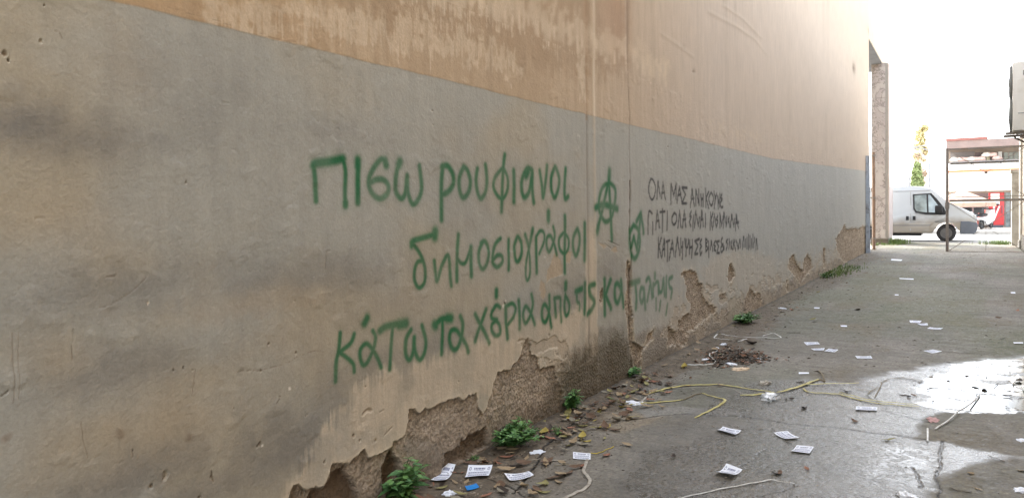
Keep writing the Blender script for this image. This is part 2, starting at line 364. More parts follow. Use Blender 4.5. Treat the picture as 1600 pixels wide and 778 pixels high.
for i, (nm, poly, dep, wz) in enumerate(PEEL):
    far = np.clip(y/6, 1, 3)
    sd = poly_sdf(y+warp1*wz*2.2, z+warp2*wz*2.2, wp(poly))+(fbm(y*17, z*17, 130+i, 4)-.5)*wz*2.4
    e = np.clip(.0035*far, .003, .012)
    mk = 1-sstep(-e, e*.3, sd)
    disp -= mk*dep*(1+.25*np.clip(-sd/.1, 0, 1))
    lip = np.maximum(lip, np.exp(-np.clip(sd, 0, 9)/.02)*(sd > 0)*(dep > .008))
    if nm[0] == 'c': cav_mask = np.maximum(cav_mask, mk if nm != 'crack' and nm != 'ch1' and nm != 'ch2' else 0)
    peel_mask = np.maximum(peel_mask, mk); peel_sd = np.minimum(peel_sd, sd)
    if nm not in ('c1', 'c2', 'c3'): zone[(mk > .5) & (zone == 0)] = i+1
disp += lip*(fbm(y*20, z*20, 8, 2)*.004)*(1-peel_mask)             # curling lip of the paint skin
fl_n = fbm(y*6+z*2, z*11, 600, 5)
zone_f = np.clip(sstep(6.4, 7.4, y)*(1-sstep(.30, .62, z+warp1*.4))+(1-sstep(-.05, .08, poly_sdf(y, z, wp([(815,530),(850,515),(885,535),(900,575),(866,640),(842,610),(836,570)]))))+(1-sstep(-.1, .1, poly_sdf(y, z, wp([(1090,440),(1140,450),(1160,480),(1110,530),(1060,548),(1085,500)])))), 0, 1)
flake = sstep(.60, .615, fl_n*.75+.25*zone_f)*(zone_f > .05)*(1-peel_mask)
disp -= flake*.004
rgh = (fbm(y*26, z*30, 61, 5)-.5)
disp += peel_mask*(rgh*.010+(fbm(y*5, z*5, 62, 3)-.5)*.016)
# strip at the foot of the wall: worn, bulging old render
foot_h = .16+.10*fbm(y*1.3, z*0, 15, 3)+.12*np.exp(-((y-6.0)/1.6)**2)
foot = 1-sstep(foot_h-.05, foot_h+.06, z+(warp1)*.12)
# the mossy stain between the pilaster strip and the joint
MOSS = [(838,668),(850,640),(862,600),(880,565),(900,545),(940,522),(975,512),(984,540),(1000,600),(936,650)]
moss = (1-sstep(-.12, .10, poly_sdf(y+warp1*.16, z+warp2*.16, wp(MOSS))))*(1-.0*y)
moss *= (.55+.6*fbm(y*9, z*9, 70, 4)).clip(0, 1)
disp += np.maximum(foot*.6, moss)*(1-peel_mask)*rgh*.008
# narrow old pipe chase (vertical rib) and the open joint
ya = WP(919, 350)[0]; yb = WP(930, 350)[0]; yj = WP(984.5, 300)[0]
rib = np.exp(-((y-ya)/.018)**2); disp -= rib*.006*(z > .3); rib2 = np.exp(-((y-yb)/.022)**2); disp += rib2*.004
yj2 = WP(1327, 350)[0]; disp -= np.exp(-((y-yj2)/.05)**2)*.012
jw = yj+(fbm(z*3.0, z*0, 90, 3)-.5)*.07
jd = np.abs(y-jw); joint = 1-sstep(.007, .017, jd); joint = joint*(1-.62*(z > 1.75)); disp -= joint*.012
# pits, chips and scratches of the near part
def dents(px_list, r, depth):
    global disp
    out = np.zeros(y.shape)
    for q in px_list:
        a, b_ = WP(q[0], q[1]); rr = r*(q[2] if len(q) > 2 else 1)
        m = (np.abs(y-a) < rr*3) & (np.abs(z-b_) < rr*3)
        d = np.hypot((y[m]-a)+warp1[m]*.01, z[m]-b_+warp2[m]*.01)
        k = 1-sstep(rr*.6, rr, d); disp[m] -= k*depth; out[m] = np.maximum(out[m], k)
    return out
pit = dents([(260,741,1.4),(258,748,.9),(237,760,.8),(230,474,.5),(406,693,.9),(402,697,.5),(420,537,.6),(407,579,.6),(462,551,.6),(330,745,.6),(312,776,.7),(207,705,.3),(286,574,.4),(270,577,.4),(300,578,.4),(436,620,.5),(552,681,1.0),(562,688,.8),(587,688,.8),(507,721,.8),(571,603,.5),(716,596,.6),(788,474,1.0),(1167,280,1.2),(1152,268,.9),(14,95,.5),(64,66,.6),(70,9,.3),(290,285,.5),(676,195,.5),(675,173,.6),(757,290,.4),(900,335,.4),(1044,230,.8),(8,84,1),(460,470,.3),(365,640,.3),(480,648,.3),(478,650,.3),(640,460,.4)], .011, .006)
def scr(pxl, w, depth, jag=.006):
    global disp
    P = catmull([WP(*q) for q in pxl], 4); d = line_dist(y+warp1*jag*2, z+warp2*jag*2, P); k = 1-sstep(w*.5, w, d); disp -= k*depth; return k
scratch = np.zeros(y.shape); stain = np.zeros(y.shape)
for s_, w_, dp in [([(155,480),(185,469),(210,452),(227,432)], .003, .001), ([(160,434),(178,432)], .003, .002), ([(300,617),(302,600),(306,576)], .002, .002), ([(112,540),(114,562)], .002, .002), ([(127,660),(129,690),(136,716)], .0016, .0016),
                   ([(207,702),(207,717)], .002, .003), ([(330,738),(333,752)], .004, .005), ([(18,520),(20,560),(22,628)], .003, .0006), ([(27,516),(28,560),(29,622)], .0015, .0005), ([(0,620),(12,612)], .003, .004),
                   ([(262,12),(300,22),(330,30),(365,42),(400,50),(430,60),(462,66)], .002, .0006), ([(408,578),(430,572),(450,566),(470,556),(490,549),(505,550)], .0015, .0012), ([(370,580),(407,579)], .002, .002), ([(508,420),(509,395),(514,391)], .003, .002), ([(567,647),(575,640),(580,641)], .009, .005), ([(602,678),(612,668)], .005, .003), ([(593,644),(600,640)], .004, .003),
                   ([(83,50),(92,52),(97,62)], .002, .002), ([(763,430),(767,424)], .003, .002), ([(436,623),(432,630)], .003, .004), ([(945,380),(955,388)], .004, .004), ([(950,376),(968,384)], .004, .004)]:
    k = scr(s_, w_, dp); scratch = np.maximum(scratch, k)
disp += (fbm(y*34, z*34, 303, 2)-.5)*.0016*(1-peel_mask)
rndp = vnoise(y*38, z*38, 300); disp -= sstep(.965, .99, rndp)*.0016
vst = vnoise(y*30, z*3.0, 320); disp -= sstep(.9, 1, vst)*.0007

# ---- paint colours; the ochre coat also carries far brightening
C = lambda *c: np.array(lin(c))
grey = C(170, 168, 158); beige = C(172, 162, 142); cool = C(174, 175, 172); ochre = C(184, 162, 134); worn = C(196, 182, 160); bare = C(166, 151, 132); deep = C(128, 110, 92); footc = C(138, 128, 114)
mossc = C(100, 90, 72); green = C(36, 104, 64); black = C(52, 52, 52); chip = C(200, 188, 168); galec = C(205, 190, 165)
def mixc(a, b, t): return a*(1-t[:, None])+b*t[:, None]
nb = fbm(y*.9+3, z*1.1, 200, 4)
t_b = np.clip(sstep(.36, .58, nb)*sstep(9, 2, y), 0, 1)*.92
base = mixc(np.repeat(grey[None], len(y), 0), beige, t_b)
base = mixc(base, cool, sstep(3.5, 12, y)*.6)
# soft edged clouds of darker grey
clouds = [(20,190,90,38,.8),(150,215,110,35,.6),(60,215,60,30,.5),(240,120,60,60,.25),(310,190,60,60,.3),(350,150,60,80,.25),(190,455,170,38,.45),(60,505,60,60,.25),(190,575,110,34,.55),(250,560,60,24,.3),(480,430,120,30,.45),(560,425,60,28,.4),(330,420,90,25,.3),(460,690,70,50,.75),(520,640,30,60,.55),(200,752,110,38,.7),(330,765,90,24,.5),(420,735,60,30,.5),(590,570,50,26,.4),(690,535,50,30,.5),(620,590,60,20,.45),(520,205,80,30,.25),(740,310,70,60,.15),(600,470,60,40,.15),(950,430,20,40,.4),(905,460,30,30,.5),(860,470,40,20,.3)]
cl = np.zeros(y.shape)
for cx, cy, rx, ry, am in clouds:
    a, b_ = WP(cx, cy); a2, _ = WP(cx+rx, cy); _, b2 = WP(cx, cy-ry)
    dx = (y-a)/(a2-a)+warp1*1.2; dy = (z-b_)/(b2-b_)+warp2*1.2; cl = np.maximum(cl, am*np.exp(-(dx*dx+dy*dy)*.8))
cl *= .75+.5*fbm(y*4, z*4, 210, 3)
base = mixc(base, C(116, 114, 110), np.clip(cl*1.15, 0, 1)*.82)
warm = np.zeros(y.shape)
for cx, cy, rx, ry, am in [(400,475,110,24,.6),(120,360,120,60,.3),(230,660,150,60,.45),(200,120,50,60,.3),(90,700,60,50,.3),(450,520,80,60,.3),(640,480,100,50,.2),(100,560,60,30,.3)]:
    a, b_ = WP(cx, cy); a2, _ = WP(cx+rx, cy); _, b2 = WP(cx, cy-ry)
    warm = np.maximum(warm, am*np.exp(-(((y-a)/(a2-a)+warp1)**2+((z-b_)/(b2-b_)+warp2)**2)))
base = mixc(base, C(178, 156, 126), warm*.6)
base = base*(.94+.12*fbm(y*6, z*1.2, 220, 4))[:, None]
# dull the skin low down where the coat has washed to a pale skim
W1 = [(452,772),(470,735),(500,690),(535,640),(560,600),(600,588),(640,575),(690,560),(720,545),(760,530),(800,500),(850,505),(905,480),(930,500),(928,560),(880,580),(823,545),(775,600),(745,630),(700,640),(640,660),(634,700),(567,720),(520,740),(480,790)]
streak = vnoise(y*70, z*5, 230)*.6+vnoise(y*160, z*9, 231)*.4
w_s = 1-sstep(-.02, .05, poly_sdf(y+warp1*.14, z+warp2*.10, wp(W1))-(streak-.5)*.10)
w_s = w_s*(.5+.7*sstep(.3, .6, fbm(y*5, z*5, 233, 3))).clip(0, 1)
W2 = [(1098,425),(1120,400),(1150,392),(1190,398),(1215,410),(1210,450),(1160,445),(1130,455),(1105,450)]
w_s2 = (1-sstep(-.05, .08, poly_sdf(y+warp1*.3, z+warp2*.2, wp(W2))-(streak-.5)*.12))*.6
W3 = [(918,300),(926,300),(931,420),(936,560),(938,600),(912,600),(915,470)]
w_s3 = (1-sstep(-.02, .02, poly_sdf(y+warp1*.06, z*1.0, wp(W3))-(streak-.5)*.03))
low = (1-sstep(.35, .75, z+(streak-.5)*.5+warp1*.5))*sstep(6.2, 8, y)
worn_m = np.clip(np.maximum.reduce([w_s, w_s2, w_s3*sstep(1.5, 1.2, z), low*.55]), 0, 1)
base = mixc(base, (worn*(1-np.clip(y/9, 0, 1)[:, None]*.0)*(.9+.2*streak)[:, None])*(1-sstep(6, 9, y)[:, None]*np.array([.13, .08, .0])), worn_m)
base = mixc(base, C(126, 108, 98), np.clip(low*sstep(.45, .1, z)*sstep(.4, .65, fbm(y*2.5, z*2.5, 240, 4)), 0, 1)*.5)
pale = np.zeros(y.shape)
for P_, jz in [([(852,438),(860,410),(868,396),(876,404),(878,428),(862,436)], .05), ([(842,455),(845,440),(851,443),(850,457)], .03), ([(846,452),(850,446),(853,455),(848,468),(844,462)], .03), ([(884,392),(893,394),(890,412),(884,410)], .03), ([(935,378),(948,384),(944,390)], .03), ([(955,390),(963,384),(966,392),(960,394)], .03), ([(936,470),(938,452),(940,470)], .02)]:
    pale = np.maximum(pale, 1-sstep(-.004, .006, poly_sdf(y+warp1*jz, z+warp2*jz, wp(P_), .1)))
disp -= pale*.0015
base = mixc(base, C(178, 160, 135), pale*.85)
base = mixc(base, C(120, 112, 104), (rib*(z > .3)*.45).clip(0, 1)); base = mixc(base, worn*1.05, rib2*.6)
base = mixc(base, footc*(.8+.4*fbm(y*8, z*8, 250, 3))[:, None], foot*.75)
base = mixc(base, galec, np.clip(lip*1.4, 0, 1)*(1-peel_mask)*(.25+.5*sstep(.4, .6, fbm(y*13, z*13, 284, 3))))
# ochre coat above the painted dado
edge = 2.247+.012*(fbm(y*5, z*0, 260, 4)-.5)+np.clip((y-12)/13, 0, 1)*.30*1.0
up = sstep(-.004, .004, z-edge)
def ochre_col(y, z, w1, w2):
    n = fbm(y*1.2, z*.9, 270, 4); st = vnoise(y*24, z*.8, 271)*.5+vnoise(y*60, z*1.4, 272)*.5
    c = mixc(np.repeat(ochre[None], len(y), 0), C(208, 188, 160), sstep(.35, .7, st)*.38*sstep(.35, .55, n))
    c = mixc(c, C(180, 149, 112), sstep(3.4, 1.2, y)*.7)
    c = mixc(c, C(196, 181, 164), sstep(4.0, 9.0, y)*.9)                      # far stretch paler: glare and brightening toward the street put into colour
    brk = vnoise(y*55, z*4, 274)*.6+vnoise(y*120, z*9, 273)*.4
    pal = np.zeros(y.shape)
    for pl, wd, am in [([(330,14),(400,22),(500,26),(560,40),(625,50),(700,60),(755,88),(805,105)], .07, .75), ([(640,-20),(700,-10),(795,8),(858,36),(910,55),(975,78),(1010,95),(1040,112)], .10, .9), ([(1105,195),(1150,205),(1190,214)], .05, .4), ([(905,20),(908,60),(910,130)], .07, .8)]:
        d = line_dist(y+w1*.30, z+w2*.3+(brk-.5)*.22, [WP(*q) for q in pl], .6); pal = np.maximum(pal, am*(1-sstep(wd*.25, wd*1.5, d)))
    dk = 1-sstep(-.12, .12, poly_sdf(y+w1*.3, z+w2*.3+(brk-.5)*.15, [WP(*q) for q in [(500,-60),(560,20),(640,34),(700,44),(760,66),(830,110),(900,120),(975,110),(980,-80)]], .5))
    c = mixc(c, C(166, 142, 114), dk*(.35+.5*fbm(y*3, z*1.5, 275, 3)))
    c = mixc(c, C(212, 194, 168), (pal*(.25+.9*brk)).clip(0, 1))
    redd = np.exp(-((y-5.85)/.35)**2)*sstep(2.5, 3.2, z); c = mixc(c, C(176, 136, 108), redd*.3)
    rn = vnoise(y*9, z*.35, 276); c = mixc(c, C(150, 134, 112), sstep(.8, .97, rn)*.15)
    return c*(.95+.1*fbm(y*11, z*3, 277, 3))[:, None]
och = ochre_col(y, z, warp1, warp2)
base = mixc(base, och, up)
ribu = np.clip((rib*.4)*(z > 2.2), 0, 1); base = mixc(base, C(160, 130, 100), ribu); base = mixc(base, C(220, 205, 180), (rib2*up*.8).clip(0, 1))
disp += up*.0012

# ---- graffiti strokes, traced from the photograph onto the wall plane
def S(x0, y0, s, strokes):
    return [([(x0+a*s, y0+b*s) for a, b in pts], w*s) for pts, w in strokes]
L1a = S(470, 230, .1543, [([(125,190),(150,165),(270,150),(420,120)],32), ([(125,200),(140,350),(150,545)],22), ([(425,130),(450,250),(445,450),(450,585)],19), ([(450,560),(450,590)],26), ([(580,130),(575,300),(575,560)],24), ([(575,130),(575,200)],30),
  ([(860,170),(820,120),(750,190),(695,300),(690,400),(740,490),(810,520),(880,460),(880,380),(830,330),(760,330),(700,360)],20), ([(850,140),(862,180)],28),
  ([(1000,160),(970,240),(955,380),(970,470),(1020,520),(1060,460),(1075,290),(1080,420),(1100,510),(1140,580),(1200,510),(1225,400),(1200,190)],18), ([(1000,150),(990,180)],28)])
L1b = S(670, 230, .1543, [([(140,190),(130,350),(130,500),(130,735)],18), ([(130,200),(190,190),(240,270),(250,370),(200,450),(140,480)],18), ([(350,200),(310,300),(310,420),(345,510),(400,460),(420,350),(390,240),(350,200)],16),
  ([(490,220),(475,330),(490,450),(525,520),(570,450),(585,330),(570,180)],14), ([(765,80),(750,200),(740,400),(732,650)],14), ([(745,210),(670,300),(650,400),(690,490),(745,520),(790,440),(795,320),(760,230)],12),
  ([(855,240),(860,400),(855,550)],15), ([(1040,230),(990,220),(940,330),(940,450),(970,510),(1020,430),(1045,240),(1045,420),(1060,560)],14), ([(1000,240),(980,280)],24), ([(1120,240),(1145,400),(1155,510),(1180,350),(1195,190)],12),
  ([(1275,200),(1240,300),(1240,430),(1270,510),(1305,440),(1320,320),(1290,220),(1275,200)],12), ([(1385,220),(1375,400),(1380,520),(1412,500)],12)])
L2a = S(620, 340, .1543, [([(385,170),(280,200),(160,240),(150,290)],18), ([(390,140),(385,190)],30), ([(150,260),(220,340),(270,450),(290,560),(280,660),(230,710),(185,650),(180,540),(210,450),(260,440)],14),
  ([(380,440),(395,560),(410,640),(460,480),(515,380),(535,480),(545,620),(555,690)],14), ([(625,175),(610,400),(610,640)],15), ([(610,400),(650,460),(700,450),(750,300)],12), ([(752,300),(750,450),(755,590)],16),
  ([(870,240),(830,340),(835,470),(870,520),(910,460),(925,330),(890,240),(850,260)],13), ([(1045,210),(990,270),(965,390),(970,460),(1015,500),(1065,450),(1060,390),(1015,380),(975,420)],12)])
L2b = S(780, 330, .1543, [([(92,290),(90,450),(92,590)],12), ([(180,260),(150,350),(155,470),(185,510),(220,430),(220,320),(190,260)],12), ([(258,240),(285,330),(295,380)],12), ([(335,180),(300,350)],12), ([(295,370),(270,500),(262,640),(280,700),(305,640),(305,500),(293,380)],9),
  ([(370,260),(370,420),(375,620)],12), ([(370,260),(410,200),(450,220),(450,310),(400,430)],9), ([(497,10),(495,90)],16), ([(545,160),(560,250),(530,360),(500,410),(475,350),(480,270),(515,250),(550,320),(580,440)],10),
  ([(665,50),(665,250),(660,450),(662,620)],12), ([(650,220),(605,280),(610,380),(660,430),(700,370),(700,280),(660,220)],9), ([(790,180),(750,270),(750,380),(775,450),(805,380),(815,270),(795,180)],11), ([(868,130),(868,300),(865,490)],13)])
L3a = S(500, 480, .1671, [([(190,240),(175,400),(150,520),(145,690)],16), ([(320,250),(290,330),(220,390),(180,420)],16), ([(180,420),(250,470),(310,530),(320,600)],15), ([(440,100),(415,150)],26), ([(495,220),(520,280),(500,380),(450,500),(405,540),(375,470),(380,390),(430,340),(480,380),(540,480),(570,560)],15),
  ([(560,220),(620,180),(800,140)],22), ([(740,160),(800,150)],30), ([(680,170),(665,350),(650,580)],14), ([(850,210),(805,300),(800,430),(835,490),(870,420),(882,280),(885,400),(930,490),(975,430),(990,310),(955,170)],15)])
L3b = S(670, 440, .1543, [([(65,440),(130,380),(215,370)],19), ([(60,435),(70,445)],28), ([(190,370),(225,370)],28), ([(140,380),(140,500),(130,730)],15), ([(320,350),(345,430),(330,560),(290,670),(240,680),(210,590),(225,500),(280,490),(330,560),(380,640),(400,710)],15),
  ([(470,330),(520,430),(570,520),(610,620)],14), ([(580,280),(530,420),(490,520),(470,600)],14), ([(720,260),(680,240),(635,310),(640,370),(690,385)],12), ([(690,385),(640,430),(640,500),(680,545),(720,520),(715,440),(685,400)],12), ([(683,90),(683,145)],17),
  ([(775,250),(780,400),(795,570)],14), ([(780,250),(840,220),(875,270),(850,360),(800,430)],11), ([(905,190),(915,320),(918,470)],13), ([(1035,130),(1050,230),(1020,350),(975,420),(950,340),(975,250),(1020,300),(1060,400),(1070,430)],11)])
L3c = S(830, 420, .1543, [([(180,270),(180,400),(150,530),(115,520),(105,430),(130,360),(170,420),(205,590)],11), ([(230,300),(240,400),(250,480)],11), ([(230,300),(290,295),(295,400),(305,530)],10), ([(345,150),(345,200)],16), ([(345,260),(335,380),(350,470),(380,440),(385,350),(350,280)],10),
  ([(450,230),(515,200)],13), ([(460,230),(465,330),(490,350),(490,410)],9), ([(545,150),(545,300),(540,450)],12), ([(640,155),(595,180),(600,260),(640,330),(620,400),(575,460)],12), ([(743,110),(745,300),(750,460)],12), ([(805,110),(770,220),(760,270),(800,370),(810,400)],11),
  ([(910,120),(915,220),(880,340),(850,300),(850,180),(880,150),(915,230),(935,380)],11), ([(1025,145),(1095,120)],11), ([(1055,150),(1065,280),(1060,400)],10), ([(1135,200),(1110,200),(1100,290),(1120,340),(1140,280),(1140,200),(1155,400)],9),
  ([(1165,120),(1190,90),(1210,160),(1225,290)],8), ([(1200,180),(1175,320)],8), ([(1235,150),(1235,280)],7), ([(1235,180),(1280,130),(1290,250)],7), ([(1253,50),(1253,90)],9), ([(1290,140),(1300,230),(1325,220),(1335,110)],7), ([(1340,100),(1350,270)],7), ([(1370,80),(1365,280)],7),
  ([(1430,80),(1395,110),(1400,180),(1425,210),(1415,290)],7), ([(1265,300),(1265,410)],6), ([(1310,330),(1300,420)],6), ([(1380,360),(1365,460)],6)])
SA = S(910, 250, .2187, [([(195,80),(190,180)],11), ([(180,190),(150,330),(108,510)],8), ([(115,480),(108,512)],11), ([(192,180),(205,400),(213,570)],8), ([(95,340),(160,320),(250,350)],10), ([(200,165),(150,190),(122,280),(125,370),(165,440),(210,410),(232,310),(235,210),(200,165)],7)])
SB = S(910, 250, .2187, [([(365,465),(338,530),(345,650),(372,705),(402,650),(412,560),(395,490),(365,465)],7), ([(345,640),(368,550)],7), ([(368,550),(390,640)],6), ([(390,640),(405,520),(420,385)],7), ([(388,440),(420,380)],7), ([(420,380),(438,520)],6)])
K1 = S(1000, 270, .1029, [(p, 11) for p in [[(165,95),(135,200),(140,330),(180,410),(220,350),(235,220),(200,110),(165,95)], [(255,400),(275,130)], [(275,130),(305,350)], [(325,390),(352,150)], [(352,150),(385,400)], [(335,310),(372,300)], [(472,470),(475,170)], [(475,170),(515,350)], [(515,350),(548,180)], [(548,180),(548,400)],
  [(565,450),(600,215)], [(600,215),(640,450)], [(580,340),(625,330)], [(715,230),(640,225)], [(640,225),(690,330)], [(690,330),(640,465)], [(640,465),(710,465)], [(762,520),(790,250)], [(790,250),(820,500)], [(775,400),(815,390)], [(845,490),(848,260)], [(848,260),(890,480)], [(890,480),(890,260)], [(920,330),(925,500)], [(955,330),(955,510)], [(922,400),(955,395)]]])
K1 += S(1080, 270, .1029, [(p, 10) for p in [[(212,240),(218,520)], [(262,290),(225,380)], [(225,380),(262,540)], [(300,300),(270,370),(275,450),(305,500),(330,440),(330,350),(300,300)], [(345,290),(365,400)], [(385,320),(365,400),(345,540)], [(408,540),(400,350)], [(400,350),(435,520)], [(435,520),(435,320)], [(465,330),(445,380),(470,400),(445,450),(450,520),(475,520)]]])
K2 = S(1000, 320, .1157, [(p, 10) for p in [[(165,120),(125,85),(112,200),(112,390)], [(172,240),(172,390)], [(212,330),(232,85)], [(232,85),(262,310)], [(220,220),(255,215)], [(270,100),(335,90)], [(302,60),(302,370)], [(367,95),(365,340)], [(462,110),(430,180),(440,250),(462,268),(490,220),(492,140),(462,110)], [(510,310),(535,85)], [(535,85),(552,300)],
  [(572,310),(598,85)], [(598,85),(615,300)], [(580,200),(618,195)], [(690,90),(668,150),(690,160),(665,230),(685,290)], [(720,150),(712,340)], [(735,300),(750,90)], [(750,90),(785,280)], [(785,280),(800,170)], [(810,310),(830,80)], [(830,80),(852,290)], [(820,200),(850,195)]]])
K2 += S(1090, 320, .1157, [(p, 9) for p in [[(98,130),(98,300)], [(172,110),(165,330)], [(205,110),(175,200)], [(175,200),(195,330)], [(200,300),(225,130)], [(225,130),(245,300)], [(270,150),(250,200),(270,220),(250,290)], [(295,310),(300,120)], [(300,120),(320,280)], [(320,280),(352,110)], [(352,110),(345,310)], [(355,110),(385,290)], [(385,290),(395,160)],
  [(425,170),(410,220),(425,240),(430,300)], [(440,300),(458,130)], [(458,130),(485,290)], [(485,290),(500,190)], [(505,340),(520,130)], [(520,130),(545,310)], [(512,240),(548,240)]]])
K3 = S(1000, 320, .1157, [(p, 10) for p in [[(247,450),(245,710)], [(285,450),(255,560)], [(255,560),(290,710)], [(295,700),(325,460)], [(325,460),(335,690)], [(310,600),(335,600)], [(350,500),(400,480)], [(375,490),(370,760)], [(395,740),(437,480)], [(437,480),(460,690)], [(410,600),(450,590)], [(475,700),(503,440)], [(503,440),(535,680)], [(550,460),(548,640)],
  [(575,500),(568,730)], [(550,570),(575,570)], [(605,460),(612,560),(640,570),(655,470)], [(625,470),(618,690)], [(668,480),(668,660)], [(705,480),(698,710)], [(668,580),(700,570)], [(800,460),(740,490)], [(740,490),(780,550)], [(780,550),(735,665)], [(735,665),(775,660)], [(825,470),(805,520),(825,560),(805,600),(812,675),(830,640)]]])
K3 += S(1090, 320, .1157, [(p, 8.5) for p in [[(105,470),(105,620)], [(105,460),(130,490),(108,540),(135,590),(105,625)], [(145,500),(148,700)], [(165,600),(180,480)], [(180,480),(200,620)], [(235,490),(212,540),(235,560),(215,600),(240,620)], [(290,490),(250,500)], [(250,500),(280,560)], [(280,560),(255,650)], [(255,650),(290,650)],
  [(330,450),(315,500),(345,590),(320,640),(310,590),(340,530),(355,600)], [(400,470),(385,500),(400,530),(385,600)], [(425,470),(420,590)], [(440,500),(445,590)], [(460,490),(450,540),(465,600)], [(480,480),(480,590)], [(500,480),(490,530),(510,610)], [(520,490),(545,600)], [(545,600),(560,480)], [(575,570),(575,470)], [(600,590),(610,440)], [(620,440),(625,560)],
  [(640,470),(645,560)], [(660,450),(665,580)], [(685,410),(685,590)], [(705,430),(700,570)], [(720,590),(725,470)], [(745,410),(740,570)], [(755,570),(770,450)], [(785,470),(785,600)], [(800,470),(808,590)]]])
GRAF = [('green', L1a+L1b, 'green spray painted upper line of lettering, large soft strokes'), ('green', L2a+L2b, 'green spray painted middle line of lettering'), ('green', L3a+L3b+L3c, 'green spray painted lowest line of lettering rising to the right'),
        ('green', SA, 'green circled letter A with long legs'), ('green', SB, 'small green circle crossed by a lightning arrow'),
        ('black', K1, 'thin black upper line of capital letters'), ('black', K2, 'thin black middle line of capital letters'), ('black', K3, 'thin black lowest line of crowded capital letters')]
graf_cov = []
gpaint = np.zeros(y.shape); kpaint = np.zeros(y.shape)
speck = vnoise(y*330, z*330, 400)
for colr, strokes, lab in GRAF:
    cov = np.zeros(y.shape)
    for pts, w in strokes:
        P = catmull([WP(*q) for q in pts], 4); ym = np.mean([q[0] for q in P]); fw = .8536*ym+1.32
        r = .5*w*fw*fw/(F*2.51)*(1.25 if colr == 'green' else 1.15)*(1.22 if colr == 'green' else 1.15)
        r = max(r, .008)
        d = line_dist(y, z, P, reach=r*4+.03); soft = r*(1.9 if colr == 'green' else .9)
        core = 1-sstep(r*.45, r*.45+soft*1.15, d); halo = np.exp(-(d/(r*2.3))**2)*(.30 if colr == 'green' else .14)
        drop = ((speck > .86) & (d < r*3.2))*.18*(colr == 'green')
        cov = np.maximum(cov, np.maximum(core*((.74+.22*vnoise(y*9, z*7, 420)) if colr == 'green' else .88), halo+drop*np.exp(-(d/(r*2.5))**2)))
    cov *= (1-peel_mask*(.75 if colr == 'green' else .9))*(.86+.28*fbm(y*10, z*10, 410, 3)).clip(0, 1.05)
    if strokes[0][0][0][0] < 560 and strokes[0][0][0][1] > 500: cov = cov*(1-.22*sstep(5.6, 6.6, y))
    graf_cov.append(cov)
    if colr == 'green': gpaint = np.maximum(gpaint, cov)
    else: kpaint = np.maximum(kpaint, cov)
# bare render, hollows, moss
gg = fbm(y*55, z*55, 285, 3); g2 = fbm(y*10, z*10, 280, 4)
barec = bare*((.45+1.1*gg)*(.72+.56*g2))[:, None]
barec = mixc(barec, C(170, 152, 128), sstep(.55, .75, fbm(y*22, z*16, 281, 4))*.5)
SM = [(637,690),(668,686),(690,700),(694,712),(680,735),(664,742),(650,730),(637,712)]
smooth_patch = (1-sstep(-.01, .02, poly_sdf(y+warp1*.05, z+warp2*.05, wp(SM))))
barec = mixc(barec, C(152, 142, 128), smooth_patch*.8)
base = mixc(base, C(178, 164, 144)*(.75+.5*fbm(y*14, z*22, 601, 3))[:, None], flake*.6)
flk_e = np.exp(-((fl_n*.75+.25*zone_f-.598)/.010)**2)*(zone_f > .05); base = mixc(base, C(200, 190, 172), flk_e*.32*(1-peel_mask))
base = mixc(base, barec, peel_mask)
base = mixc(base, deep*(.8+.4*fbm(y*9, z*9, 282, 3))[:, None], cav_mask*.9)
base = mixc(base, mossc, np.clip(moss*1.0, 0, 1)*(1-.35*peel_mask))
damp = sstep(.22, .0, z+(warp2)*.15)*sstep(9, 5, y); base = mixc(base, C(96, 84, 68), damp*.55)
base = mixc(base, C(210, 200, 184), ((peel_sd > 0)*(peel_sd < .006)*sstep(.45, .6, fbm(y*15, z*15, 283, 2)))*.6)
base = mixc(base, C(88, 72, 58), joint*.8)
base = mixc(base, chip, pit*(vnoise(y*60, z*60, 290) > .55)*.55); base = mixc(base, C(120, 104, 88), pit*(vnoise(y*60, z*60, 290) <= .55)*.6)
base = mixc(base, C(112, 92, 74), scratch*.3)
for cx, cy, r_ in [(452.5,605.5,.009),(230,474,.007),(409,695,.006),(786,478,.012),(790,470,.01)]:
    a, b_ = WP(cx, cy); base = mixc(base, C(225, 218, 205), 1-sstep(r_*.6, r_, np.hypot(y-a+warp1*.02, z-b_+warp2*.02)))
for cx, cy, r_ in [(187,681,.03),(292,686,.022),(10,683,.02)]:
    a, b_ = WP(cx, cy); base = mixc(base, C(118, 96, 74), (1-sstep(r_*.2, r_, np.hypot(y-a+warp1*.05, (z-b_)+warp2*.05)))*.45)
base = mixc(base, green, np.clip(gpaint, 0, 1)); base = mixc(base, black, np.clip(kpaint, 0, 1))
base = np.clip(base, .01, .9)
roughA = np.clip(peel_mask*1.0+foot*.35+moss*.6, 0, 1)*(1-.6*smooth_patch)

WPOS = np.stack([disp, y, z], 1)
WN_ = field_normals(WPOS, shp)
if WN_[:, 0].mean() < 0: WN_ = -WN_
fc = lambda a: a.reshape(shp)[:-1, :-1]
face_id = np.zeros(y.shape, int)
face_id[zone > 0] = 100+zone[zone > 0]
for gi, cov in enumerate(graf_cov): face_id[(cov > .16) & (z < 2.2)] = 200+gi
face_id[(up > .5)] = 1
fid = fc(face_id)
def wall_piece(name, mask, label=None, kind=None):
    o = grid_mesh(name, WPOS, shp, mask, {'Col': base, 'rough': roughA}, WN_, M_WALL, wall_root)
    if o is not None: tag(o, label, kind=kind)
    return o
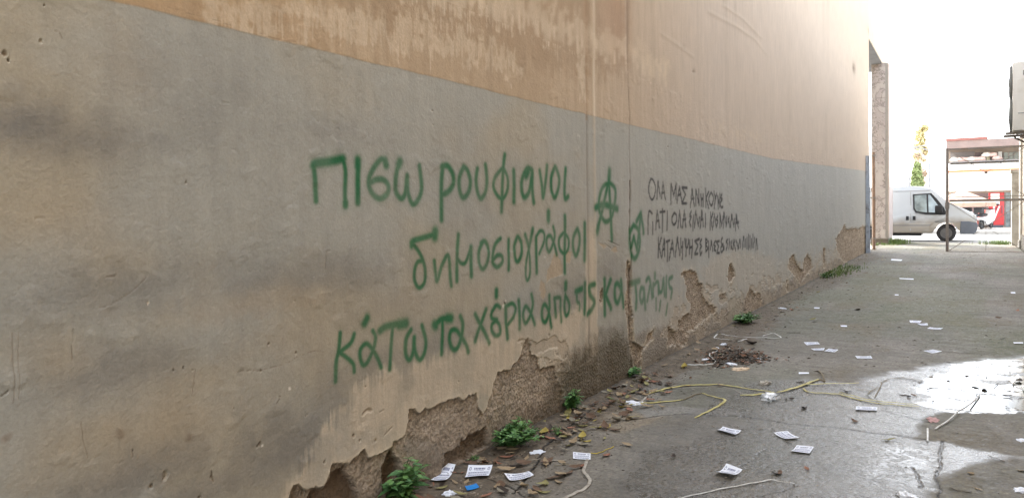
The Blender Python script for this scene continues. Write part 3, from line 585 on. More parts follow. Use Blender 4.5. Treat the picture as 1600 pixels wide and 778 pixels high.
# faces have to look along +X: wind the grid accordingly (rows go up, columns go along Y)
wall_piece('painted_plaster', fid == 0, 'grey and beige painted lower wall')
wall_piece('ochre_plaster', fid == 1, 'ochre painted band above the grey')
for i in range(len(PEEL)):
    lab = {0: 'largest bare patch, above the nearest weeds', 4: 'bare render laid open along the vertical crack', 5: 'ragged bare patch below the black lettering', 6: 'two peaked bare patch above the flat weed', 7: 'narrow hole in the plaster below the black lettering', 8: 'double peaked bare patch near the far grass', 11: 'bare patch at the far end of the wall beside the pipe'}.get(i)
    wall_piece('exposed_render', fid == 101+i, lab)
for gi, g in enumerate(GRAF): wall_piece('graffiti', fid == 200+gi, g[2])
print('wall grid', shp, 'verts', len(y))

# ---- upper wall (coarser), same coat
ys2 = np.concatenate([np.arange(-4, 1, .2), ys[(ys >= 1)][::3]]); ys2 = np.unique(np.append(ys2, WALL_END))
zs2 = np.concatenate([[ZT], np.arange(ZT+.02, 5.2, .02), np.arange(5.2, WALL_H+.01, .08)])
Y2, Z2 = np.meshgrid(ys2, zs2); s2 = Y2.shape; y2 = Y2.ravel(); z2 = Z2.ravel()
w1b = fbm(y2*14, z2*14, 5, 4)-.5
d2 = (fbm(y2*.7, z2*.9, 3, 3)-.5)*.014+.0012+(fbm(y2*3.1, z2*3.1, 9, 3)-.5)*.004
d2 -= np.exp(-((y2-ya)/.03)**2)*.006; d2 += np.exp(-((y2-yb)/.03)**2)*.004; d2 -= np.exp(-((y2-yj2)/.05)**2)*.012
jw2 = yj+(fbm(z2*3.0, z2*0, 90, 3)-.5)*.07; jt = 1-sstep(.008, .02, np.abs(y2-jw2)); d2 -= jt*.015
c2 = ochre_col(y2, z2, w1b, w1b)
c2 = mixc(c2, C(120, 98, 78), jt*.5); c2 = mixc(c2, C(160, 130, 100), np.exp(-((y2-ya)/.03)**2)*.5); c2 = mixc(c2, C(224, 208, 182), np.exp(-((y2-yb)/.03)**2)*.7)
c2 = mixc(c2, C(150, 135, 118), np.exp(-((y2-yj2)/.05)**2)*.7)
for cx, cy, rx, ry in [(1147,12,1,14),(1131,2,.8,8),(1334,107,1,8),(1070,75,.8,5),(1083,112,1.5,2),(1068,200,.6,6),(1357,48,1,5),(1318,17,.7,3),(947,40,.6,4)]:
    a, b_ = WP(cx, cy); a2, _ = WP(cx+rx, cy); _, b2 = WP(cx, cy-ry)
    k = np.exp(-(((y2-a)/(a2-a))**2+((z2-b_)/(b2-b_))**2)); c2 = mixc(c2, C(90, 74, 60), k*.8); d2 -= k*.01
for pl, wd in [([(1108,20),(1150,42),(1180,62),(1196,84)], .02), ([(1030,52),(1060,72),(1084,90)], .015), ([(1128,8),(1160,30),(1190,60)], .02)]:
    P = [WP(*q) for q in pl]; k = 1-sstep(.3*wd, wd*1.6, line_dist(y2, z2, P)); c2 = mixc(c2, C(176, 160, 138), k*.28); d2 += k*.003
P2 = np.stack([d2, y2, z2], 1)
N2 = field_normals(P2, s2)
if N2[:, 0].mean() < 0: N2 = -N2
tag(grid_mesh('ochre_plaster', P2, s2, np.ones((s2[0]-1, s2[1]-1), bool), {'Col': np.clip(c2, .01, .9), 'rough': np.zeros(len(y2))}, N2, M_WALL, wall_root), 'tall streaked ochre upper wall')
M_OCHRE = mat('ochre_plaster_plain', (200, 178, 148), .9, 0, .08, 3, .2, 40)
M_PALEPL = mat('pale_upper_plaster', (194, 182, 164), .9, 0, .08, 3, .2, 40)
M_GREYPAINT = mat('grey_dado_plain', (150, 148, 144), .9, 0, .08, 3, .2, 40)
b_ = MB(); b_.box((-8, -6, -.1), (-.2, WALL_END, WALL_H)); b_.box((-8, -6, WALL_H+.003), (.06, 33.0, WALL_H+.25)); b_.build('masonry_core', M_OCHRE, wall_root)
# end face of the wall and the wall above the tall opening, up to the corner pillar
OPZ = 6.85; END = 33.0
b_ = MB(); b_.box((-8, WALL_END+.002, OPZ), (0.0, END, WALL_H)); b_.build('wall_above_opening', M_PALEPL, wall_root)  # unseen depth behind the face shaped to block the sun
b_ = MB(); b_.box((-7.9, WALL_END+.1, OPZ-.03), (-.02, END-.02, OPZ-.002)); b_.build('soffit', mat('shade_grey_soffit', (112, 114, 118), .9, 0, .15, 2, .2, 30), wall_root)  # darker grey puts the opening's shade into the soffit colour

# ================================================================== GROUND
def gz(x, yy):
    x = np.asarray(x, float); yy = np.asarray(yy, float)
    return (fbm(x*1.1, yy*1.1, 500, 3)-.5)*.010
AX1 = 4.25; END_ALLEY = 33.0
gy = np.array([GP(1300, q)[1] for q in np.arange(800, 378, -.8)]); gy = gy[gy < END_ALLEY]
gy = np.concatenate([np.arange(-4, 2.4, .2), np.arange(2.4, gy[0], .0075), gy, [END_ALLEY]])
gx = np.arange(-.06, AX1+.001, .0072)
GX, GY = np.meshgrid(gx, gy); gs = GX.shape; x = GX.ravel(); yg = GY.ravel()
v1 = fbm(x*7, yg*7, 510, 4)-.5; v2 = fbm(x*7, yg*7, 511, 4)-.5
h = gz(x, yg)
def gp(l): return [GP(*q) for q in l]
def soft(l, w, warp=.12, reach=1.0):
    return 1-sstep(-w, w, poly_sdf(x+v1*warp, yg+v2*warp, gp(l), reach))
WETALL = [(1010,690),(1060,660),(1120,620),(1190,596),(1260,590),(1330,598),(1390,582),(1440,576),(1490,567),(1535,560),(1640,555),(1700,800),(1000,800),(960,740)]
wet = soft(WETALL, .10, .25)
DRY1 = [(1452,652),(1470,645),(1520,642),(1560,643),(1640,636),(1650,712),(1590,712),(1545,704),(1500,696),(1475,690),(1450,688),(1425,684),(1432,668)]
DRY2 = [(1450,800),(1440,768),(1470,752),(1482,745),(1520,724),(1560,716),(1640,712),(1700,800)]
DRY3 = [(1000,655),(1090,648),(1150,652),(1150,668),(1040,700),(960,720)]
wet = wet*(1-soft(DRY1, .035, .08)*.92)*(1-soft(DRY2, .05, .12)*.88)*(1-soft(DRY3, .08, .3)*.5)
wet = wet*(.82+.36*fbm(x*5, yg*5, 520, 4)).clip(0, 1)
PUD1 = [(1446,598),(1455,588),(1480,581),(1495,570),(1540,562),(1640,556),(1680,645),(1600,640),(1555,646),(1520,644),(1470,642),(1458,636),(1440,630),(1452,618),(1430,610)]
PUD2 = [(1352,700),(1390,694),(1440,697),(1462,706),(1464,730),(1462,752),(1432,756),(1405,762),(1360,756),(1340,735)]
PUD3 = [(1474,700),(1500,698),(1545,706),(1572,712),(1530,720),(1490,736),(1474,742)]
rim = v1*.10
pud = soft(PUD1, .035, .2); pud2 = soft(PUD2, .14, .25)*.52*sstep(.40, .62, fbm(x*30, yg*30, 530, 3)); pud3 = soft(PUD3, .05, .12)*.30
islands = np.maximum(sstep(.64, .68, fbm(x*6, yg*17, 540, 4)), soft([(1520,592),(1545,592.5),(1579,594),(1581,598),(1560,599.5),(1538,597)], .006, .06)); pud = pud*(1-islands*.95)
puddle = np.maximum.reduce([pud, pud2, pud3]); wet = np.maximum(wet, puddle)
film = sstep(.45, .7, fbm(x*30, yg*30, 545, 3))*wet*.35; puddle = np.maximum(puddle, film*.0)
# cracks, slab joints
cr = np.zeros(x.shape)
for pl, wd in [([(905,668),(940,660),(1000,654),(1036,649),(1081,646),(1126,649),(1162,652),(1207,658),(1250,664),(1292,667),(1340,673),(1390,679),(1452,686)], .006), ([(1423,729),(1434,742),(1438,755),(1434,762)], .004), ([(1472,688),(1468,715),(1467,740),(1462,790)], .004),
               ([(850,700),(880,672),(905,655),(925,640)], .006), ([(800,770),(830,735),(850,700)], .006), ([(760,748),(790,758),(820,775)], .005), ([(1180,775),(1240,760)], .002), ([(1376,640),(1430,655),(1480,664)], .003), ([(1484,577),(1484,606)], .004), ([(1200,700),(1150,735)], .0015)]:
    P = catmull(gp(pl), 4); d = line_dist(x+v1*.05, yg+v2*.05, P); cr = np.maximum(cr, 1-sstep(wd*.8, wd*1.9+np.clip(yg-5, 0, 6)*.0012, d))
h = h-cr*.006+(fbm(x*9, yg*26, 550, 4)-.5)*.0035*(1-puddle)
h = h+((vnoise(x*62, yg*62, 592)-.5)*.0020+(vnoise(x*30, yg*30, 593)-.5)*.0014)*(.35+.65*wet)
h = h*(1-pud)+pud*-.0035
dist = np.maximum(yg, 1)
edge_w = .42+.14*np.sin(yg*.9)+v1*.35
dirt = 1-sstep(edge_w-.10, edge_w+.10, x); dirt *= sstep(30, 6, yg)*.6+.4
h = h+dirt*(fbm(x*18, yg*18, 560, 4)-.45)*.012+np.exp(-(x/.07)**2)*.012
conc = C(132, 128, 118); concg = C(118, 118, 104); concl = C(150, 146, 137); tan = C(150, 138, 118); dirtc = C(104, 92, 76)
g = mixc(np.repeat(conc[None], len(x), 0), concg, sstep(.4, .65, fbm(x*1.2, yg*.5, 570, 4))*.8)
g = mixc(g, concl, sstep(.5, .8, fbm(x*.9+5, yg*.35, 571, 4))*.6)
strk = vnoise(x*2.2, yg*14, 572)*.5+vnoise(x*1.1, yg*6, 573)*.5                 # trowel marks lie across the alley
fine = vnoise(x*1.6, yg*34, 580)*.5+vnoise(x*3.5, yg*60, 581)*.5
g = g*((.78+.44*strk)*(.88+.24*fine))[:, None]
g = mixc(g, C(122, 112, 92), sstep(.5, .72, fbm(x*1.8+9, yg*1.0, 582, 4))*.55)
g = g*(.93+.14*fbm(x*14, yg*14, 574, 4))[:, None]
moss_g = sstep(.52, .7, fbm(x*.8, yg*.3+4, 575, 3))*sstep(6, 9, yg); g = mixc(g, C(112, 116, 88), moss_g*.45)
for pl, am in [([(930,650),(960,640),(1040,650),(1010,664),(960,676),(925,672)], .7), ([(1000,640),(1060,634),(1150,640),(1165,650),(1090,646),(1010,654)], .7)]:
    g = mixc(g, tan if am == .7 and pl[0][0] == 930 else C(150, 148, 142), soft(pl, .03, .12)*am)
g = mixc(g, C(128, 122, 112), soft([(800,778),(812,740),(850,715),(872,700),(930,665),(960,672),(930,720),(900,800)], .04, .1)*.5)
g = mixc(g, dirtc*(.7+.6*fbm(x*25, yg*25, 576, 4))[:, None], dirt*.85)
g = mixc(g, tan*.9, dirt*sstep(.6, .75, fbm(x*10, yg*10, 577, 3))*.5)
rst = sstep(3.4, 4.2, x)*sstep(.45, .6, fbm(x*2.5, yg*1.2, 578, 3)); g = mixc(g, C(138, 112, 92), rst*.4)
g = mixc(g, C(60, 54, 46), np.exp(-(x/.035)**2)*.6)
g = mixc(g, C(30, 27, 23), cr*.95)
pk = vnoise(x*60, yg*60, 579); g = mixc(g, C(60, 54, 46), ((pk > .965)*.7)); g = mixc(g, C(190, 186, 176), ((pk < .02)*.6))
g = g*(1-.42*np.clip(wet, 0, 1))[:, None]*.76
gr = vnoise(x*95, yg*95, 590)*.6+vnoise(x*48, yg*48, 591)*.4; g = g*(.72+.56*gr)[:, None]
g = mixc(g, C(60, 55, 46)*1.0, pud*.3)
GPOS = np.stack([x, yg, h], 1); GN = field_normals(GPOS, gs)
if GN[:, 2].mean() < 0: GN = -GN
pf = (puddle.reshape(gs)[:-1, :-1] > .42)
for nm, mk in (('alley_ground', ~pf), ('puddle', pf)):
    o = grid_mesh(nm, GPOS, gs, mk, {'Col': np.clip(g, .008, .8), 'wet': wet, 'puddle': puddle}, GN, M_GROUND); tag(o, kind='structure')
print('ground grid', gs)
M_ROAD = mat('street_asphalt', (150, 148, 144), .85, 0, .12, 6, .3, 60)
M_PAVE = mat('street_paving', (176, 172, 164), .85, 0, .1, 5, .2, 40)
M_EARTH = mat('base_ground', (140, 134, 122), .9, 0, .15, 1, .2, 10)
M_KERB = mat('kerb_stone', (150, 148, 144), .85, 0, .1, 6, .2, 40)
def sheet(name, a, b, zz, m):
    q = MB(); q.box((a[0], a[1], zz-.4), (b[0], b[1], zz)); return tag(q.build(name, m), kind='structure')
sheet('ground', (-600, -600), (600, 900), -.06, M_EARTH)
sheet('road', (-200, END_ALLEY), (200, 42.0), -.004, M_ROAD)
sheet('far_pavement', (-200, 42.25), (200, 56.0), .13, M_PAVE)
q = MB()
q.box((-200, 42.0, -.3), (200, 42.25, .145)); tag(q.build('kerb', M_KERB), kind='structure')

# ================================================================== BUILDING ON THE RIGHT (far end seen at the picture's right edge)
RB = empty('right_building', (AX1, 10, 0), 'beige plastered building closing the right side of the alley, air conditioner on it', 'building')
M_RB = mat('beige_building_plaster', (196, 184, 166), .9, 0, .12, 1.5, .3, 30, dirt=(160, 146, 126))
M_PLI = mat('dark_plinth', (120, 114, 104), .9, 0, .2, 4, .3, 40)
for ya_, yb_, hh in ((-6.0, NEAR_Y, RIGHT_H), (NEAR_Y, 25.0, MID_H), (25.0, 29.2, RIGHT_H)):  # near and middle heights invented to set the light along the wall
    q = MB(); q.box((AX1, ya_, .45), (AX1+7, yb_, hh)); q.build('wall', M_RB, RB, keep_world=True)
    q = MB(); q.box((AX1-.03, ya_, -.1), (AX1+7.0, yb_, .447)); q.build('plinth', M_PLI, RB, keep_world=True)
    q = MB(); q.box((AX1-.08, ya_+.004, hh+.003), (AX1+7.1, yb_-.004, hh+.2)); q.build('coping', M_RB, RB, keep_world=True)
M_FRAME = mat('window_frame_paint', (120, 100, 80), .6, 0, .1, 10); M_GLASS = mat('dark_window_glass', (60, 70, 76), .08, 0, .05, 3, spec=.8)
for wy in (8, 12.5, 21.5):
    q = MB(); q.box((AX1-.02, wy, 2.0), (AX1+.02, wy+1.2, 3.3)); w_ = q.build('window', M_FRAME, RB, keep_world=True)
    q = MB(); q.box((AX1-.028, wy+.08, 2.08), (AX1-.021, wy+1.12, 3.22)); p_ = q.build('pane', M_GLASS, w_)
# stone-clad corner pier and low block behind the gate
M_PIER = mat('grey_pier_render', (150, 146, 138), .9, 0, .18, 4, .4, 30, dirt=(116, 108, 98))
px0, pz0 = FP(1581, 265, 31.0); px1, _ = FP(1594, 265, 31.0)
pr = empty('gate_pier', (px0, 31, 0), 'weathered grey pier behind the right end of the gate with weeds at its foot', 'pier')
q = MB(); q.box((px0, 31, -.05), (px1+.25, 31.45, pz0-.12), .02); q.build('shaft', M_PIER, pr, keep_world=True)
q = MB(); q.box((px0-.04, 30.96, pz0-.12), (px1+.29, 31.49, pz0), .015); q.build('cap', M_PIER, pr, keep_world=True)
px2, _ = FP(1593, 300, 29.6)
pr = empty('low_block', (px2, 29.3, 0), 'pale rendered block at the right picture edge beside the grey pier', 'block')
q = MB(); q.box((px2, 29.25, .25), (px2+2.2, 29.9, 3.6), .02); q.build('body', mat('pale_render', (186, 180, 168), .9, 0, .1, 4, .2, 30), pr, keep_world=True)
q = MB(); q.box((px2-.03, 29.22, -.05), (px2+2.2, 29.9, .25), .01); q.build('base', M_PIER, pr, keep_world=True)

# ================================================================== CORNER PILLAR IN MARBLE SLABS, tall opening
def marble_material():
    m, nt, b = new_mat('stained_marble'); L = nt.links.new
    tc = N(nt, 'ShaderNodeTexCoord')
    n = N(nt, 'ShaderNodeTexNoise', Scale=1.3, Detail=10.0, Roughness=.72, Distortion=.5); L(tc.outputs['Object'], n.inputs['Vector'])
    r = N(nt, 'ShaderNodeValToRGB'); L(n.outputs['Fac'], r.inputs['Fac']); e = r.color_ramp.elements
    e[0].position = .38; e[0].color = (*lin((146, 142, 142)), 1); e[1].position = .60; e[1].color = (*lin((172, 167, 165)), 1)
    k = r.color_ramp.elements.new(.49); k.color = (*lin((166, 159, 157)), 1); k = r.color_ramp.elements.new(.505); k.color = (*lin((92, 86, 85)), 1); k = r.color_ramp.elements.new(.525); k.color = (*lin((164, 158, 156)), 1)
    L(r.outputs['Color'], b.inputs['Base Color']); b.inputs['Roughness'].default_value = .45
    return m
M_MARBLE = marble_material()
pilx = float(on_plane(1362, 300, 1, 31.2)[0])
P0, P1 = 31.2, 33.0
CP = empty('marble_pillar', (-.3, P0, 0), 'tall marble clad corner pillar at the alley mouth, left of the parked van', 'pillar')
q = MB(); q.box((pilx+.03, P0+.03, -.05), (.19, P1-.03, OPZ-.004)); q.build('core', M_GREYPAINT, CP, keep_world=True)
zz = .22; hs_ = [.86, 1.05, 1.35, .95, 1.1, 1.2, .9]
for hh in hs_:
    if zz > OPZ-.1: break
    z1 = min(zz+hh, OPZ-.006)
    q = MB(); q.box((pilx, P0, zz+.004), (.097, P0+.03, z1-.004), .003); q.build('marble_slab', M_MARBLE, CP, keep_world=True)
    q = MB(); q.box((.19, P0+.034, zz+.004), (.22, P1, z1-.004), .003); q.build('marble_slab', mat('pinkish_marble', (186, 174, 170), .45, 0, .1, 3, dirt=(180, 160, 150)) if zz < .3 else bpy.data.materials['pinkish_marble'], CP, keep_world=True)
    zz = z1
q = MB(); q.box((pilx-.03, P0-.05, -.05), (.19, P0, .20), .01); q.build('plinth', mat('dark_stone_foot', (104, 96, 88), .9, 0, .2, 8, .4, 40), CP, keep_world=True)
q = MB(); q.bar((-.36, P0-.012, 2.0), (-.36, P0-.012, 2.14), .05, .02); q.build('iron_bracket', M_BROWNPIPE, CP, keep_world=True)

# pipes on the wall end
dp0 = 25.3
pp = empty('steel_channel', (.05, dp0, 0), 'blue grey steel channel bolted upright at the far end of the painted wall', 'channel post')
zt_ = on_plane(1352, 242, 0, .05)[2]
q = MB(); q.box((.004, dp0, -.02), (.02, dp0+.30, zt_)); q.box((.02, dp0, -.02), (.10, dp0+.02, zt_)); q.box((.02, dp0+.28, -.02), (.10, dp0+.30, zt_)); q.build('channel', M_GALV, pp, keep_world=True)
for zb in (.5, 1.5, 2.2, 3.0):
    q = MB(); q.disc((.03, dp0+.15, zb), .03, .03, axis=0, n=10); q.build('bolt', M_BROWNPIPE, pp, keep_world=True)
pp = empty('rusty_pole', (.10, 26.2, 0), 'slim rusty brown pole standing against the edge of the tall opening', 'pole')
zt2 = on_plane(1361, 234, 0, .1)[2]
q = MB(); q.tube([(.06, 27.2, -.02), (.06, 27.2, 1.4), (.05, 27.22, zt2)], .05, n=10); q.build('tube', M_BROWNPIPE, pp, smooth=True, keep_world=True)
for zb in (.35, 1.7, 3.1):
    q = MB(); q.tube([(.06, 27.2, zb), (.06, 27.2, zb+.06)], .062, n=10); q.box((-.04, 27.18, zb+.01), (.05, 27.22, zb+.05)); q.build('clamp', M_RUST, pp, keep_world=True)

# ================================================================== GATE
GY_ = 26.8
gx0, gzt = FP(1480, 234, GY_); _, gzm = FP(1480, 314, GY_); _, gzb = FP(1480, 394, GY_); gx1 = AX1-.04
gt = empty('mesh_gate', (gx0, GY_, 0), 'rusty grey steel frame gate with cross braced upper and lower panels', 'gate')
def gbar(nm, p, q_, w, h=None, m=M_RUST, lab=None):
    b = MB(); b.bar(p, q_, w, h); o = b.build(nm, m, gt, keep_world=True)
    return o
gbar('frame_post', (gx0, GY_, gzb-.12), (gx0, GY_, gzt+.04), .08, .06)
gbar('frame_post', (gx1, GY_, gzb-.12), (gx1, GY_, gzt+.04), .10, .07)
for zr, t_ in ((gzt, .055), (gzm, .07), (gzm+.11, .022), (gzb, .07)):
    gbar('frame_rail', (gx0+.05, GY_, zr), (gx1-.05, GY_, zr), .05, t_)
cx_ = (gx0+gx1)/2
for za, zb in ((gzb+.045, gzm-.045), (gzm+.13, gzt-.04)):
    gbar('brace', (gx0+.05, GY_+.02, za), (gx1-.05, GY_+.02, zb), .018); gbar('brace', (gx0+.05, GY_-.02, zb), (gx1-.05, GY_-.02, za), .018)
    gbar('tie_rod', (cx_, GY_+.045, za), (cx_, GY_+.045, zb), .012)
    b = MB(); b.disc((cx_, GY_, (za+zb)/2), .045, .06, axis=1, n=10); b.build('brace_plate', M_RUST, gt, keep_world=True)
gbar('drop_bolt', (gx0+.0, GY_-.05, -.0), (gx0+.0, GY_-.05, gzb+.35), .03)
q = MB(); q.box((gx0-.06, GY_-.06, gzm-.25), (gx0+.06, GY_-.036, gzm-.05)); q.build('lock_plate', M_RUST, gt, keep_world=True)

# ================================================================== AIR CONDITIONER on the right wall
ACY = 17.2
ax0, azt = FP(1579, 98, ACY); _, azb = FP(1590, 204, ACY)
AC = empty('air_conditioner', (ax0+.3, ACY, azb), 'large off white twin fan air conditioner bracketed high on the right building', 'air conditioner')
M_AC = mat('aircon_enamel', (236, 236, 230), .45, 0, .03, 6, dirt=(222, 220, 210)); M_ACD = mat('fan_guard_wire', (150, 155, 155), .5, .3, .1, 20); M_DARK = mat('dark_fan_hollow', (50, 52, 54), .7, 0, .1, 10)
aw = .36
q = MB(); q.box((ax0+.04, ACY, azb), (ax0+.04+aw, ACY+1.0, azt), .02); q.build('casing', M_AC, AC, smooth=True, keep_world=True)
q = MB(); q.box((ax0+.10, ACY-.008, azb+.30), (ax0+aw-.02, ACY-.001, azt-.33), .003); q.build('side_panel', M_AC, AC, keep_world=True)
q = MB(); q.box((ax0+.20, ACY-.010, azt-.26), (ax0+.30, ACY-.001, azt-.17), .003); q.build('handle_recess', M_ACD, AC, keep_world=True)
q = MB(); q.box((ax0+.12, ACY-.012, azb+.32), (ax0+aw-.04, ACY-.009, azb+.335)); q.build('panel_seam', M_ACD, AC, keep_world=True)
hz_ = (azt-azb)
for kf in (.27, .73):
    zc = azb+hz_*kf
    q = MB(); q.disc((ax0+.036, ACY+.5, zc), .36, .012, axis=0, n=28); q.build('fan_opening', M_DARK, AC, keep_world=True)
    q = MB()
    for rr in (.08, .15, .22, .29, .36): q.ring((ax0+.02-.02*(1-rr/.36), ACY+.5, zc), rr, .006, axis=0, n=24, m=4)
    for a in range(8): q.bar((ax0+.0, ACY+.5, zc), (ax0+.025, ACY+.5+.36*cos(a*pi/4), zc+.36*sin(a*pi/4)), .008)
    q.build('fan_guard', M_ACD, AC, keep_world=True)
for yb_ in (ACY+.12, ACY+.85):
    q = MB(); q.bar((ax0-.08, yb_, azb-.04), (AX1, yb_, azb-.04), .05, .05); q.bar((ax0+.1, yb_, azb-.07), (AX1, yb_, azb-.55), .035, .035); q.build('bracket', M_RUST, AC, keep_world=True)
q = MB(); q.tube([(ax0+.3, ACY+.02, azb-.0), (ax0+.35, ACY-.04, azb-.18), (ax0+.5, ACY+.0, azb-.30), (AX1-.02, ACY+.05, azb-.35)], .022, n=8); q.build('pipe', M_DARK, AC, smooth=True, keep_world=True)

# ================================================================== VAN
VY = 33.75
def vx(px_): return FP(px_, 330, VY)[0]
NX = vx(1527)
VAN = empty('parked_van', (NX-2.2, VY+.95, 0), 'silver white panel van with dirty lower side parked across the alley mouth', 'van')
M_VAN = mat('silver_white_van_paint', (214, 217, 220), .3, .1, .02, 2, spec=.6)
def van_mat():
    m, nt, b = new_mat('van_paint_with_road_dirt'); L = nt.links.new
    tc = N(nt, 'ShaderNodeTexCoord'); sx = N(nt, 'ShaderNodeSeparateXYZ'); L(tc.outputs['Object'], sx.inputs[0])
    n = N(nt, 'ShaderNodeTexNoise', Scale=3.0, Detail=6.0); L(tc.outputs['Object'], n.inputs['Vector'])
    a = N(nt, 'ShaderNodeMath', operation='MULTIPLY_ADD'); L(n.outputs['Fac'], a.inputs[0]); a.inputs[1].default_value = .3; L(sx.outputs['Z'], a.inputs[2])
    r = N(nt, 'ShaderNodeMapRange'); r.inputs['From Min'].default_value = 1.15; r.inputs['From Max'].default_value = .85; L(a.outputs[0], r.inputs[0])
    mx = N(nt, 'ShaderNodeMix', data_type='RGBA'); L(r.outputs[0], mx.inputs[0]); mx.inputs[6].default_value = (*lin((176, 182, 188)), 1); mx.inputs[7].default_value = (*lin((138, 132, 122)), 1)
    L(mx.outputs[2], b.inputs['Base Color']); b.inputs['Roughness'].default_value = .35; b.inputs['Coat Weight'].default_value = .4
    return m
M_VANB = van_mat(); M_TYRE = mat('tyre_rubber', (42, 42, 44), .8, 0, .1, 20); M_RIM = mat('steel_rim', (108, 108, 108), .5, .6, .15, 12); M_BUMP = mat('grey_bumper_plastic', (84, 90, 100), .6, 0, .08, 6)
M_VGL = mat('van_glass', (126, 142, 146), .05, 0, .5, 2.2, spec=.9); M_BLK = mat('black_trim', (34, 36, 40), .5, 0, .1, 10); M_LAMP = mat('headlamp_lens', (200, 205, 210), .12, .3, .05, 10); M_AMB = mat('amber_lens', (220, 150, 70), .3, 0, .05, 10)  # pane colour lightened and mottled like the bright view through glass
def arch(xc, r, z0, n=12): return [(xc+r*cos(pi*k/n), .34+r*sin(pi*k/n)) for k in range(n+1) if .34+r*sin(pi*k/n) >= z0-.001]
wf, wr = -1.04, -3.98
body = [(-5.25, .36)] + [(-4.42, .36)] + [p for p in [(wr+.44*cos(pi-pi*k/12), .36+.42*sin(pi*k/12)) for k in range(13)]] + [(-3.5, .34), (-1.52, .34)] + [(wf+.46*cos(pi-pi*k/12), .36+.44*sin(pi*k/12)) for k in range(13)] + [(-.5, .33), (-.12, .36), (-.02, .55), (-.01, .78), (-.08, .98), (-.22, 1.16), (-.55, 1.34), (-.92, 1.47), (-1.02, 1.53), (-1.38, 1.94), (-1.56, 2.12), (-1.75, 2.19), (-2.3, 2.235), (-4.9, 2.235), (-5.15, 2.19), (-5.25, 2.0)]
q = MB(); q.prism(body, 1, 0, 1.94, .05)
for v in q.bm.verts:
    if v.co.z > 1.1: 
        t = (v.co.z-1.1)*.13; v.co.y = v.co.y+(t if v.co.y < .97 else -t)
    if v.co.x > -.8: 
        t = (v.co.x+.8)*.28*(1 if v.co.z > .3 else 1); v.co.y = v.co.y+(t if v.co.y < .97 else -t)
bmesh.ops.translate(q.bm, verts=q.bm.verts, vec=(0, 0, 0))
vb = q.build('body', M_VANB, VAN, smooth=True); VO = Vector((2.2, -.95, 0)); vb.location = VO
def vpart(nm, b, m, sm=False, par=None):
    o = b.build(nm, m, par or VAN, smooth=sm); o.location = VO if par is None else (0, 0, 0); return o
def tumble(z): return max(0, (z-1.1)*.13)
def side_poly(nm, poly, m, off=.004, th=.004, par=None):
    b = MB(); A = [b.bm.verts.new((p[0], tumble(p[1])-off, p[1])) for p in poly]; B = [b.bm.verts.new((p[0], tumble(p[1])-off+th+.02, p[1])) for p in poly]
    n = len(poly); b.bm.faces.new(A); b.bm.faces.new(B[::-1])
    for i in range(n): b.bm.faces.new((A[i], A[(i+1) % n], B[(i+1) % n], B[i]))
    return vpart(nm, b, m, par=par)
# door with its parts
door = side_poly('front_door', [(-2.26, .42), (-1.62, .42), (-1.56, .62), (-1.42, .8), (-1.12, .92), (-1.00, 1.0), (-1.02, 1.36), (-1.30, 1.78), (-1.5, 2.0), (-2.26, 2.0)], M_VANB, .006)
side_poly('window', [(-2.20, 1.90), (-2.18, 1.30), (-2.1, 1.16), (-1.75, 1.08), (-1.10, 1.06), (-1.02, 1.10), (-1.12, 1.36), (-1.36, 1.70), (-1.55, 1.93)], M_BLK, .012, par=door)
side_poly('pane', [(-2.14, 1.85), (-2.13, 1.34), (-2.06, 1.22), (-1.73, 1.17), (-1.70, 1.17), (-1.72, 1.87)], M_VGL, .018, par=door)
side_poly('pane', [(-1.66, 1.87), (-1.64, 1.17), (-1.22, 1.15), (-1.26, 1.36), (-1.46, 1.66), (-1.60, 1.87)], M_VGL, .018, par=door)
side_poly('handle', [(-2.20, 1.02), (-2.20, .86), (-2.10, .86), (-2.10, 1.02)], M_BLK, .02, par=door)
sd = side_poly('sliding_door', [(-3.5, .42), (-2.29, .42), (-2.29, 2.0), (-3.5, 2.0)], M_VANB, .006)
side_poly('handle', [(-2.44, 1.02), (-2.44, .86), (-2.34, .86), (-2.34, 1.02)], M_BLK, .02, par=sd)
M_SEAM = mat('panel_seam_shade', (150, 152, 155), .6, 0, .05, 5)
for zs_ in (-3.50, -2.29):
    side_poly('door_gap', [(zs_, .42), (zs_+.02, .42), (zs_+.02, 2.0), (zs_, 2.0)], M_SEAM, .008)
side_poly('gutter_seam', [(-5.1, 2.02), (-1.6, 2.02), (-1.6, 2.05), (-5.1, 2.05)], M_SEAM, .006)
for za_ in (1.80, .72, .50):
    side_poly('pressed_seam', [(-5.1, za_), (-3.52, za_), (-3.52, za_+.025), (-5.1, za_+.025)], M_SEAM, .005)
side_poly('side_moulding', [(-3.48, .64), (-1.58, .64), (-1.58, .66), (-3.48, .66)], M_BUMP, .012)
b = MB(); b.prism([(-.56, .30), (-.12, .30), (-.01, .40), (.02, .56), (.0, .74), (-.30, .80), (-.54, .80), (-.57, .60)], 1, -.02, 1.96, .03)
for v in b.bm.verts:
    if v.co.x > -.8: 
        t = (v.co.x+.8)*.28; v.co.y += t if v.co.y < .97 else -t
vpart('bumper', b, M_BUMP, True)
b = MB(); b.prism([(-.16, .80), (.0, .80), (-.03, 1.0), (-.16, 1.16), (-.24, 1.14)], 1, .19, .46, .015); vpart('headlight', b, M_LAMP, True)
b = MB(); b.prism([(-.16, .80), (.0, .80), (-.03, 1.0), (-.16, 1.16), (-.24, 1.14)], 1, 1.48, 1.75, .015); vpart('headlight', b, M_LAMP, True)
b = MB(); b.prism([(-1.05, 1.535), (-.96, 1.49), (-1.36, 1.945), (-1.53, 2.09), (-1.57, 2.11)], 1, .16, 1.78, 0); vpart('windscreen', b, M_VGL)
b = MB(); b.box((-.06, .45, .86), (.012, 1.49, 1.04), .02); vpart('grille', b, M_BLK)
